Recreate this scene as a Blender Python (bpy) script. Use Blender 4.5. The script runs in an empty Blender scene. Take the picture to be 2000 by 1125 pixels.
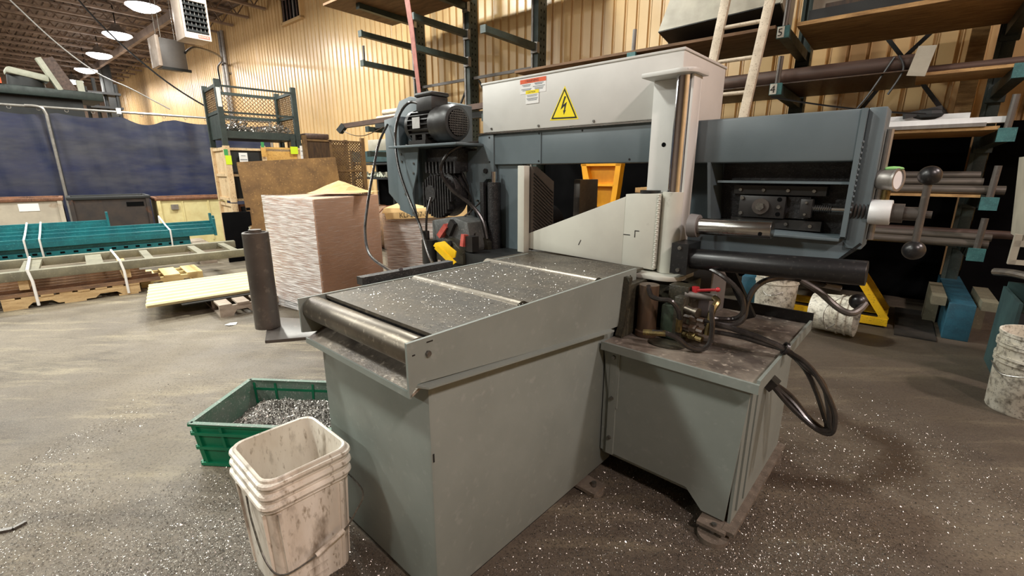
import bpy, bmesh, math, random
from mathutils import Vector, Matrix, noise as mnoise
random.seed(7)
SC = bpy.context.scene
COL = SC.collection
PI = math.pi

# ------------------------------------------------------------------ camera
cam_d = bpy.data.cameras.new('camera')
cam_d.sensor_width = 36.0
cam_d.lens = 890.0 / 2000.0 * 36.0
cam_d.clip_start = 0.05
cam_d.clip_end = 200
cam = bpy.data.objects.new('camera', cam_d)
COL.objects.link(cam)
cam.location = (0, 0, 1.5)
cam.rotation_euler = (PI / 2 - math.atan(227 / 890.0), 0, 0)
SC.camera = cam

# ------------------------------------------------------------------ exposure, world
SC.view_settings.view_transform = 'Standard'
SC.view_settings.look = 'None'
SC.view_settings.gamma = 1.0
SC.view_settings.use_curve_mapping = False
SC.view_settings.exposure = -0.12
wd = bpy.data.worlds.new('hall_air')
SC.world = wd
wd.use_nodes = True
wd.node_tree.nodes['Background'].inputs[0].default_value = (1.0, 0.95, 0.9, 1)
wd.node_tree.nodes['Background'].inputs[1].default_value = 0.25

# frames: heading of the local y axis, degrees clockwise from the camera's forward
MF, WF, RF, CF = 42.3, 39.5, 46.8, 0.0
def fw(fr, p):
    a = math.radians(fr); c, s = math.cos(a), math.sin(a)
    return Vector((p[0] * c + p[1] * s, -p[0] * s + p[1] * c, p[2]))

# ------------------------------------------------------------------ hall lamps (the rows go on behind the viewer)
LAMP_POWER = 330.0
LAMP_SPOTS = [(-33.6, 5.2), (-29.5, 5.1), (-25.4, 4.9), (-21.3, 4.7), (-17.2, 4.5), (-10.9, 3.4), (-8.6, 4.2), (-4.5, 4.2), (4.7, 3.0),
              (-25.4, -1.5), (-17.2, -1.5), (-12.4, -1.3), (-8.6, -1.2), (-4.5, -1.2), (3.7, -1.2), (-8.6, -6.6), (-4.5, -6.6)]

# ------------------------------------------------------------------ mesh builder
class MB:
    def __init__(s): s.v = []; s.f = []
    def add(s, vs, fs):
        n = len(s.v); s.v += [tuple(v) for v in vs]; s.f += [tuple(i + n for i in f) for f in fs]; return s
    def box(s, x0, x1, y0, y1, z0, z1):
        return s.hexa([(x0, y0, z0), (x1, y0, z0), (x1, y1, z0), (x0, y1, z0), (x0, y0, z1), (x1, y0, z1), (x1, y1, z1), (x0, y1, z1)])
    def hexa(s, p):
        return s.add(p, [(3, 2, 1, 0), (4, 5, 6, 7), (0, 1, 5, 4), (1, 2, 6, 5), (2, 3, 7, 6), (3, 0, 4, 7)])
    def prism(s, pts, ax, a, b):
        if ax == 'y': f = lambda u, w, t: (u, t, w)
        elif ax == 'x': f = lambda u, w, t: (t, u, w)
        else: f = lambda u, w, t: (u, w, t)
        n = len(pts)
        vs = [f(u, w, a) for u, w in pts] + [f(u, w, b) for u, w in pts]
        return s.add(vs, [tuple(range(n - 1, -1, -1)), tuple(range(n, 2 * n))] + [(i, (i + 1) % n, n + (i + 1) % n, n + i) for i in range(n)])
    def cyl(s, p0, p1, r0, r1=None, n=16, caps=True):
        r1 = r0 if r1 is None else r1
        p0, p1 = Vector(p0), Vector(p1)
        d = (p1 - p0).normalized()
        u = d.orthogonal().normalized(); w = d.cross(u)
        vs = []
        for p, r in ((p0, r0), (p1, r1)):
            for i in range(n):
                a = 2 * PI * i / n
                vs.append(p + r * (math.cos(a) * u + math.sin(a) * w))
        fs = [(i, (i + 1) % n, n + (i + 1) % n, n + i) for i in range(n)]
        if caps: fs += [tuple(range(n - 1, -1, -1)), tuple(range(n, 2 * n))]
        return s.add(vs, fs)
    def ring(s, p0, p1, ro, ri, n=24):
        p0, p1 = Vector(p0), Vector(p1)
        d = (p1 - p0).normalized(); u = d.orthogonal().normalized(); w = d.cross(u)
        vs = []
        for p, r in ((p0, ro), (p1, ro), (p1, ri), (p0, ri)):
            for i in range(n):
                a = 2 * PI * i / n; vs.append(p + r * (math.cos(a) * u + math.sin(a) * w))
        fs = []
        for k in range(4):
            for i in range(n):
                fs.append((k * n + i, k * n + (i + 1) % n, ((k + 1) % 4) * n + (i + 1) % n, ((k + 1) % 4) * n + i))
        return s.add(vs, fs)
    def lathe(s, prof, c, n=28, ax=(0, 0, 1)):
        d = Vector(ax).normalized(); u = d.orthogonal().normalized(); w = d.cross(u); c = Vector(c)
        vs = []
        for r, z in prof:
            for i in range(n):
                a = 2 * PI * i / n; vs.append(c + z * d + r * (math.cos(a) * u + math.sin(a) * w))
        fs = []
        for k in range(len(prof) - 1):
            for i in range(n):
                fs.append((k * n + i, k * n + (i + 1) % n, (k + 1) * n + (i + 1) % n, (k + 1) * n + i))
        return s.add(vs, fs)
    def tube(s, pts, r, n=8, sub=6, straight=False):
        P = [Vector(p) for p in pts]
        Q = []
        if straight or len(P) < 3: Q = P
        else:
            for i in range(len(P) - 1):
                a = P[max(i - 1, 0)]; b = P[i]; c = P[i + 1]; d = P[min(i + 2, len(P) - 1)]
                for k in range(sub):
                    t = k / sub
                    Q.append(0.5 * ((2 * b) + (c - a) * t + (2 * a - 5 * b + 4 * c - d) * t * t + (3 * b - a - 3 * c + d) * t ** 3))
            Q.append(P[-1])
        u = None; vs = []; m = len(Q)
        for i, q in enumerate(Q):
            t = (Q[min(i + 1, m - 1)] - Q[max(i - 1, 0)])
            if t.length < 1e-9: t = Vector((0, 0, 1))
            t.normalize()
            u = t.orthogonal().normalized() if u is None else (u - t * u.dot(t)).normalized()
            w = t.cross(u)
            for k in range(n):
                a = 2 * PI * k / n; vs.append(q + r * (math.cos(a) * u + math.sin(a) * w))
        fs = [(i * n + k, i * n + (k + 1) % n, (i + 1) * n + (k + 1) % n, (i + 1) * n + k) for i in range(m - 1) for k in range(n)]
        fs += [tuple(range(n - 1, -1, -1)), tuple((m - 1) * n + k for k in range(n))]
        return s.add(vs, fs)
    def sphere(s, c, r, n=16, m=10, sc=(1, 1, 1)):
        c = Vector(c); vs = [c + Vector((0, 0, r * sc[2]))]
        for j in range(1, m):
            b = PI * j / m
            for i in range(n):
                a = 2 * PI * i / n
                vs.append(c + Vector((r * sc[0] * math.sin(b) * math.cos(a), r * sc[1] * math.sin(b) * math.sin(a), r * sc[2] * math.cos(b))))
        vs.append(c - Vector((0, 0, r * sc[2])))
        fs = [(0, 1 + i, 1 + (i + 1) % n) for i in range(n)]
        for j in range(m - 2):
            for i in range(n):
                a = 1 + j * n; fs.append((a + i, a + n + i, a + n + (i + 1) % n, a + (i + 1) % n))
        k = len(vs) - 1; a = 1 + (m - 2) * n
        fs += [(a + i, k, a + (i + 1) % n) for i in range(n)]
        return s.add(vs, fs)
    def bar(s, p0, p1, w, h, up=(0, 0, 1)):
        p0, p1 = Vector(p0), Vector(p1); d = (p1 - p0).normalized()
        up = Vector(up)
        if abs(d.dot(up)) > 0.98: up = Vector((0, 1, 0))
        x = d.cross(up).normalized(); z = x.cross(d)
        q = []
        for p in (p0, p1):
            q += [p - x * w / 2 - z * h / 2, p + x * w / 2 - z * h / 2, p + x * w / 2 + z * h / 2, p - x * w / 2 + z * h / 2]
        return s.add(q, [(3, 2, 1, 0), (4, 5, 6, 7), (0, 1, 5, 4), (1, 2, 6, 5), (2, 3, 7, 6), (3, 0, 4, 7)])
    def bolt(s, p, d, r=0.009, h=0.008):
        p = Vector(p); d = Vector(d); return s.cyl(p - d * 0.004, p + d * h, r, r * 0.8, 6)
    def grid(s, fn, nu, nv):
        vs = [fn(i / nu, j / nv) for i in range(nu + 1) for j in range(nv + 1)]
        fs = [(i * (nv + 1) + j, (i + 1) * (nv + 1) + j, (i + 1) * (nv + 1) + j + 1, i * (nv + 1) + j + 1) for i in range(nu) for j in range(nv)]
        return s.add(vs, fs)

def mesh_of(name, mb, off, mat, bv=0.0, sm=True):
    o = Vector(off)
    me = bpy.data.meshes.new(name)
    me.from_pydata([tuple(Vector(v) - o) for v in mb.v], [], mb.f)
    if bv > 0:
        b = bmesh.new(); b.from_mesh(me)
        es = [e for e in b.edges if len(e.link_faces) == 2 and e.calc_face_angle(0) > 0.6]
        bmesh.ops.bevel(b, geom=es, offset=bv, offset_type='OFFSET', segments=2, profile=0.5, affect='EDGES', clamp_overlap=True)
        b.to_mesh(me); b.free()
    me.materials.append(mat)
    if sm:
        me.polygons.foreach_set('use_smooth', [True] * len(me.polygons))
        me.set_sharp_from_angle(angle=math.radians(32))
    me.update()
    return me

class Thing:
    def __init__(s, name, label, cat, fr, org, group=None):
        s.fr = fr; s.org = org
        s.e = bpy.data.objects.new(name, None); s.e.empty_display_size = 0.2
        COL.objects.link(s.e)
        s.e.location = fw(fr, org); s.e.rotation_euler = (0, 0, -math.radians(fr))
        if label: s.e['label'] = label
        if cat: s.e['category'] = cat
        if group: s.e['group'] = group
    def part(s, name, mb, mat, parent=None, bv=0.0, sm=True, label=None, kind=None):
        o = bpy.data.objects.new(name, mesh_of(name, mb, s.org, mat, bv, sm))
        COL.objects.link(o); o.parent = parent or s.e
        if label: o['label'] = label
        if kind: o['kind'] = kind
        return o

def solo(name, label, cat, fr, org, mb, mat, bv=0.0, sm=True, group=None, kind=None):
    o = bpy.data.objects.new(name, mesh_of(name, mb, org, mat, bv, sm))
    COL.objects.link(o); o.location = fw(fr, org); o.rotation_euler = (0, 0, -math.radians(fr))
    if label: o['label'] = label
    if cat: o['category'] = cat
    if group: o['group'] = group
    if kind: o['kind'] = kind
    return o

def copy_tree(o, loc, label=None, parent=None, rz=None):
    c = o.copy(); COL.objects.link(c)
    if parent: c.parent = parent
    else: c.location = loc
    if rz is not None: c.rotation_euler = (0, 0, rz)
    if label: c['label'] = label
    for ch in list(o.children): copy_tree(ch, None, None, c)
    return c

# ------------------------------------------------------------------ materials
def lin(c):
    return tuple(((x / 255) / 12.92 if x / 255 <= 0.04045 else ((x / 255 + 0.055) / 1.055) ** 2.4) for x in c) + (1,)
def mat(name, c1, c2=None, c3=None, sc=6, rough=0.5, metal=0.0, stretch=(1, 1, 1), lo=0.35, hi=0.65, bump=0.0, bsc=60, rvar=0.12, detail=5, g=None, glo=0.55, ghi=0.75, gsc=2.5, spec=0.5):
    """base colour mottled from c1 to c2, fine grain c3, optional large blotches of grime g"""
    m = bpy.data.materials.new(name); m.use_nodes = True
    nt = m.node_tree; N = nt.nodes; L = nt.links
    b = N['Principled BSDF']; b.inputs['Roughness'].default_value = rough; b.inputs['Metallic'].default_value = metal
    b.inputs['Specular IOR Level'].default_value = spec
    tc = N.new('ShaderNodeTexCoord'); mp = N.new('ShaderNodeMapping'); mp.inputs['Scale'].default_value = stretch
    L.new(tc.outputs['Object'], mp.inputs['Vector'])
    def nz(scale, det):
        n = N.new('ShaderNodeTexNoise'); n.inputs['Scale'].default_value = scale; n.inputs['Detail'].default_value = det
        n.inputs['Roughness'].default_value = 0.6
        L.new(mp.outputs['Vector'], n.inputs['Vector']); return n
    def ramp(src, a, c):
        r = N.new('ShaderNodeMapRange'); r.inputs[1].default_value = a; r.inputs[2].default_value = c
        L.new(src, r.inputs[0]); return r.outputs[0]
    def mix(f, A, B):
        x = N.new('ShaderNodeMix'); x.data_type = 'RGBA'
        L.new(f, x.inputs[0])
        for v, i in ((A, 6), (B, 7)):
            if isinstance(v, tuple): x.inputs[i].default_value = v
            else: L.new(v, x.inputs[i])
        return x.outputs[2]
    n1 = nz(sc, detail)
    col = mix(ramp(n1.outputs[0], lo, hi), lin(c1), lin(c2 or c1))
    if c3:
        n2 = nz(sc * 9, 3); col = mix(ramp(n2.outputs[0], 0.58, 0.72), col, lin(c3))
    if g:
        n3 = nz(gsc, 6); col = mix(ramp(n3.outputs[0], glo, ghi), col, lin(g))
    L.new(col, b.inputs['Base Color'])
    if rvar:
        r = N.new('ShaderNodeMapRange'); r.inputs[3].default_value = max(0.02, rough - rvar); r.inputs[4].default_value = min(1, rough + rvar)
        L.new(n1.outputs[0], r.inputs[0]); L.new(r.outputs[0], b.inputs['Roughness'])
    if bump:
        nb = nz(bsc, 4); bp = N.new('ShaderNodeBump'); bp.inputs['Strength'].default_value = bump; bp.inputs['Distance'].default_value = 0.01
        L.new(nb.outputs[0], bp.inputs['Height']); L.new(bp.outputs[0], b.inputs['Normal'])
    return m
M = {}
M['grey'] = mat('machine_paint_grey_green', (127, 134, 128), (118, 125, 119), (131, 137, 131), sc=3, rough=0.42, rvar=0.06, bump=0.02, bsc=200)
M['beam'] = mat('machine_paint_blue_grey', (100, 112, 117), (90, 102, 107), sc=3, rough=0.4, rvar=0.08, bump=0.03, bsc=150, g=(76, 86, 88), glo=0.6, ghi=0.8)
M['cream'] = mat('machine_paint_pale_grey', (210, 209, 204), (200, 199, 194), sc=3, rough=0.42, rvar=0.06, bump=0.02, bsc=150)
M['creamd'] = mat('machine_paint_pale_scuffed', (200, 200, 188), (190, 189, 178), sc=4, rough=0.45, g=(150, 146, 134), glo=0.66, ghi=0.8, gsc=6)
M['chrome'] = mat('chrome', (225, 225, 228), (210, 210, 214), sc=20, rough=0.1, metal=1.0, rvar=0.04)
M['rod'] = mat('ground_steel', (190, 188, 184), (165, 162, 156), sc=14, rough=0.25, metal=1.0)
M['roller'] = mat('worn_roller_steel', (124, 116, 104), (88, 82, 74), (150, 142, 128), sc=5, rough=0.4, metal=0.9, lo=0.3, hi=0.7)
M['post'] = mat('dark_scuffed_tube', (98, 93, 88), (78, 73, 69), (108, 101, 94), sc=4, rough=0.36, metal=0.35)
M['table'] = mat('oily_table_steel', (94, 87, 75), (58, 54, 48), (116, 108, 94), sc=5, rough=0.42, metal=0.3, lo=0.3, hi=0.7, bump=0.1, bsc=120)
M['tray'] = mat('oily_tray', (150, 141, 128), (78, 71, 66), (176, 166, 152), sc=4, rough=0.32, metal=0.2, lo=0.36, hi=0.64, bump=0.15, bsc=80, detail=8)
M['oily'] = mat('oily_casting', (66, 64, 52), (40, 38, 33), (92, 84, 66), sc=14, rough=0.32, lo=0.3, hi=0.7, bump=0.25, bsc=60)
M['oilyg'] = mat('oily_green_block', (62, 74, 60), (44, 54, 45), sc=12, rough=0.25, bump=0.1)
M['ironbrown'] = mat('oily_brown_tube', (84, 66, 50), (58, 46, 38), sc=10, rough=0.35, stretch=(3, 3, 0.6))
M['black'] = mat('black_paint', (30, 30, 31), (22, 22, 23), (52, 50, 48), sc=9, rough=0.35, rvar=0.1, bump=0.03)
M['motor'] = mat('motor_black', (44, 43, 42), (33, 32, 32), sc=8, rough=0.4, bump=0.05)
M['dirtyblack'] = mat('chip_covered_black', (46, 45, 46), (24, 24, 26), (96, 94, 92), sc=18, rough=0.45, bump=0.4, bsc=50)
M['dirtygrey'] = mat('dusty_grey_casting', (98, 100, 98), (70, 72, 71), (128, 128, 124), sc=9, rough=0.55, bump=0.15)
M['foot'] = mat('dusty_foot_steel', (112, 102, 90), (86, 78, 68), (140, 130, 116), sc=14, rough=0.7)
M['rubber'] = mat('hose_rubber', (30, 28, 27), (50, 46, 43), sc=14, rough=0.24)
M['brass'] = mat('oily_brass', (150, 132, 86), (96, 84, 60), sc=30, rough=0.3, metal=0.9)
M['bolt'] = mat('bolt_steel', (150, 148, 142), (104, 102, 98), sc=60, rough=0.35, metal=0.9)
M['alu'] = mat('bright_aluminium', (236, 238, 238), (222, 224, 224), sc=10, rough=0.45, metal=0.15)
M['whiteplate'] = mat('white_sticker', (232, 232, 230), sc=10, rough=0.5)
M['yellow'] = mat('sign_yellow', (248, 226, 10), sc=10, rough=0.45)
M['ink'] = mat('black_ink', (18, 16, 14), sc=10, rough=0.6)
M['inkgrey'] = mat('grey_print', (120, 128, 134), sc=10, rough=0.6)
M['orange'] = mat('orange_print', (222, 92, 44), sc=10, rough=0.5)
M['red'] = mat('red_plastic', (206, 104, 92), (180, 78, 70), sc=20, rough=0.45)
M['redvalve'] = mat('red_lever_paint', (178, 44, 50), (140, 30, 34), sc=20, rough=0.4)
M['tagyellow'] = mat('yellow_plastic', (246, 200, 16), (236, 184, 10), sc=20, rough=0.5)
M['darkgreen'] = mat('dark_green_steel', (48, 60, 56), (36, 46, 44), (66, 76, 70), sc=8, rough=0.5)
M['teal'] = mat('teal_rack_paint', (24, 112, 118), (16, 92, 100), (60, 140, 140), sc=6, rough=0.4)
M['tealtip'] = mat('teal_arm_paint', (62, 112, 112), (46, 88, 90), (92, 138, 134), sc=14, rough=0.5)
M['olive'] = mat('olive_grey_frame', (124, 120, 100), (104, 100, 84), (140, 134, 112), sc=6, rough=0.6)
M['navy'] = mat('navy_vinyl', (26, 35, 66), (29, 33, 48), sc=0.7, rough=0.4, stretch=(1, 0.7, 2.4), g=(74, 74, 78), glo=0.42, ghi=0.85, gsc=1.1, bump=0.1, bsc=6)
M['wood'] = mat('pale_pallet_wood', (206, 178, 132), (178, 148, 104), (150, 120, 82), sc=5, rough=0.75, stretch=(6, 1, 6))
M['woodgrey'] = mat('grey_pallet_wood', (170, 156, 140), (140, 126, 112), (110, 98, 86), sc=5, rough=0.8, stretch=(6, 1, 6))
M['woodnew'] = mat('fresh_yellow_wood', (232, 208, 150), (208, 178, 116), sc=5, rough=0.7, stretch=(6, 1, 6))
M['plank'] = mat('shelf_plank', (186, 148, 94), (138, 104, 64), (104, 78, 48), sc=5, rough=0.7, stretch=(1, 6, 6))
M['ply'] = mat('brown_plywood', (112, 80, 48), (86, 60, 36), sc=3, rough=0.7, stretch=(1, 4, 4))
M['board'] = mat('stained_brown_board', (128, 94, 48), (88, 62, 32), (150, 114, 66), sc=3.5, rough=0.75, lo=0.3, hi=0.7, bump=0.1)
M['rust'] = mat('rusty_channel_steel', (136, 104, 76), (98, 76, 60), (160, 130, 96), sc=7, rough=0.65, stretch=(4, 1, 4))
M['creamrust'] = mat('cream_paint_rusting', (226, 200, 162), (206, 176, 134), (128, 84, 52), sc=5, rough=0.6, g=(120, 78, 46), glo=0.6, ghi=0.72, gsc=4)
M['creambin'] = mat('cream_bin_paint', (232, 220, 164), (216, 198, 140), sc=4, rough=0.6, g=(150, 116, 70), glo=0.64, ghi=0.78, gsc=3)
M['greybin'] = mat('warm_grey_bin_paint', (184, 174, 156), (168, 158, 142), sc=4, rough=0.6, g=(132, 104, 78), glo=0.62, ghi=0.76, gsc=3)
M['brownrim'] = mat('rust_brown_rim', (120, 78, 52), (86, 56, 40), (160, 116, 84), sc=8, rough=0.7)
M['darkbin'] = mat('dark_rusted_bin', (60, 50, 44), (40, 36, 36), sc=4, rough=0.6, g=(116, 72, 42), glo=0.58, ghi=0.7, gsc=2.2)
M['ochre'] = mat('ochre_panel_paint', (220, 176, 100), (200, 152, 76), (140, 96, 48), sc=5, rough=0.6)
M['rustmesh'] = mat('rusty_mesh_steel', (120, 92, 54), (88, 64, 40), sc=9, rough=0.7)
M['carton'] = mat('brown_cardboard', (184, 146, 122), (172, 134, 110), sc=2.5, rough=0.6)
M['kraft'] = mat('kraft_paper', (206, 172, 118), (190, 154, 100), sc=4, rough=0.75, bump=0.15, bsc=12)
M['sheet'] = mat('cream_sheet_metal', (220, 208, 164), (210, 197, 152), sc=4, rough=0.45)
M['strap'] = mat('white_strap', (232, 230, 226), sc=10, rough=0.5)
M['plastic'] = mat('dirty_white_plastic', (232, 227, 215), (206, 196, 180), (158, 146, 128), sc=6, rough=0.42, stretch=(1, 1, 0.35), g=(120, 108, 92), glo=0.57, ghi=0.74, gsc=11, bump=0.05)
M['pail'] = mat('mud_spattered_pail', (218, 214, 200), (196, 190, 172), (90, 84, 74), sc=9, rough=0.5, g=(104, 97, 86), glo=0.48, ghi=0.7, gsc=22)
M['tote'] = mat('green_plastic', (10, 122, 84), (8, 104, 72), sc=5, rough=0.45)
M['toted'] = mat('dusty_green_plastic', (84, 118, 100), (110, 122, 112), (176, 174, 168), sc=10, rough=0.6, lo=0.3, hi=0.7)
M['chip'] = mat('bright_metal_shavings', (178, 173, 165), (112, 107, 101), sc=40, rough=0.3, metal=0.85)
M['chipbed'] = mat('grey_shavings_bed', (128, 122, 116), (88, 84, 80), (190, 186, 180), sc=22, rough=0.5, metal=0.5, bump=0.6, bsc=90)
M['galv'] = mat('galvanised_steel', (160, 156, 150), (132, 128, 124), sc=10, rough=0.4, metal=0.6)
M['heater'] = mat('heater_casing', (206, 190, 176), (186, 168, 154), sc=6, rough=0.45)
M['unitgrey'] = mat('unit_casing_grey', (118, 114, 112), (106, 102, 100), sc=3, rough=0.5)
M['hood'] = mat('pale_casing', (196, 196, 178), (168, 170, 152), sc=5, rough=0.5, g=(110, 96, 76), glo=0.6, ghi=0.75)
M['dark'] = mat('dark_steel_mass', (34, 36, 36), (26, 28, 28), sc=3, rough=0.6)
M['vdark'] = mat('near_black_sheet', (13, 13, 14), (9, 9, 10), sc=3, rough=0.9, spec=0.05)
M['pipe'] = mat('brown_steel_pipe', (94, 74, 64), (70, 56, 50), sc=5, rough=0.5, metal=0.3, stretch=(0.5, 4, 4))
M['pipeg'] = mat('grey_steel_pipe', (120, 112, 102), (90, 84, 78), sc=5, rough=0.4, metal=0.5, stretch=(0.5, 4, 4))
M['sheetgrey'] = mat('grey_sheet_steel', (164, 158, 142), (140, 134, 120), sc=3, rough=0.55)
M['yelsteel'] = mat('yellow_steel_paint', (226, 184, 24), (206, 162, 14), (120, 96, 30), sc=9, rough=0.5)
M['yelmach'] = mat('amber_machine_paint', (226, 158, 18), (204, 138, 12), sc=4, rough=0.5)
M['bluebase'] = mat('blue_rack_base', (40, 88, 106), (32, 70, 86), (64, 106, 120), sc=9, rough=0.55)
M['bluegreen'] = mat('blue_green_bin', (52, 78, 78), (38, 60, 62), sc=5, rough=0.55)
M['copper'] = mat('salmon_strap_web', (150, 92, 82), (128, 76, 68), sc=12, rough=0.7)
M['ladder'] = mat('weathered_ladder', (204, 190, 168), (176, 162, 142), (120, 106, 90), sc=8, rough=0.6)
M['joist'] = mat('roof_joist_steel', (140, 122, 108), (112, 96, 84), sc=3, rough=0.7)
M['deck'] = mat('roof_deck_steel', (132, 114, 100), (104, 90, 80), sc=1.5, rough=0.75)
M['siding'] = mat('tan_wall_siding', (214, 182, 132), (204, 170, 120), sc=1.2, rough=0.3, rvar=0.06, spec=0.5)
M['grime'] = mat('floor_pad_dark', (50, 44, 38), (36, 32, 28), sc=8, rough=0.7)
M['chrometag'] = mat('silver_nameplate', (212, 212, 210), (190, 190, 188), sc=20, rough=0.4, metal=0.3)
M['limetag'] = mat('lime_tag', (206, 232, 40), sc=10, rough=0.5)
M['greentag'] = mat('green_tag', (60, 150, 84), sc=10, rough=0.5)
M['mint'] = mat('mint_fitting', (140, 200, 120), sc=10, rough=0.5)

# stretch film: clear and crinkled
fm = bpy.data.materials.new('stretch_film'); fm.use_nodes = True
nt = fm.node_tree; b = nt.nodes['Principled BSDF']
b.inputs['Base Color'].default_value = (0.95, 0.93, 0.92, 1); b.inputs['Roughness'].default_value = 0.12; b.inputs['Alpha'].default_value = 0.3
tc = nt.nodes.new('ShaderNodeTexCoord'); mp = nt.nodes.new('ShaderNodeMapping'); mp.inputs['Scale'].default_value = (3, 3, 60); mp.inputs['Rotation'].default_value = (0.12, 0.1, 0)
n = nt.nodes.new('ShaderNodeTexNoise'); n.inputs['Scale'].default_value = 2.2; n.inputs['Detail'].default_value = 6
bp = nt.nodes.new('ShaderNodeBump'); bp.inputs['Strength'].default_value = 0.9; bp.inputs['Distance'].default_value = 0.02
nt.links.new(tc.outputs['Object'], mp.inputs[0]); nt.links.new(mp.outputs[0], n.inputs['Vector']); nt.links.new(n.outputs[0], bp.inputs['Height']); nt.links.new(bp.outputs[0], b.inputs['Normal'])
mr = nt.nodes.new('ShaderNodeMapRange'); mr.inputs[1].default_value = 0.5; mr.inputs[2].default_value = 0.75; mr.inputs[3].default_value = 0.02; mr.inputs[4].default_value = 0.24
nt.links.new(n.outputs[0], mr.inputs[0]); nt.links.new(mr.outputs[0], b.inputs['Alpha'])
M['film'] = fm

fw_ = fm.copy(); fw_.name = 'stretch_film_sheen'; M['film_sheen'] = fw_  # denser, whiter film: lamp reflections on the left face put into the colour
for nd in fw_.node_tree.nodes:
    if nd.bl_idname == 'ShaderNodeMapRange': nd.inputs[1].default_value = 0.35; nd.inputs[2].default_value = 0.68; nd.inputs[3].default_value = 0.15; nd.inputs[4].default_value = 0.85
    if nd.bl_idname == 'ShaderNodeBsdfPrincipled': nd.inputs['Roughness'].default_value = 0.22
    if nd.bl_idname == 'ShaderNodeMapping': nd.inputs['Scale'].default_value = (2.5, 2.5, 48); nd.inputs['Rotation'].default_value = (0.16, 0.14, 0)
def emis(name, c, s):
    m = bpy.data.materials.new(name); m.use_nodes = True
    b = m.node_tree.nodes['Principled BSDF']; b.inputs['Base Color'].default_value = (1, 1, 1, 1)
    b.inputs['Emission Color'].default_value = c; b.inputs['Emission Strength'].default_value = s
    return m
M['lens'] = emis('lamp_lens', (1, 0.95, 0.93, 1), 14)

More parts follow.
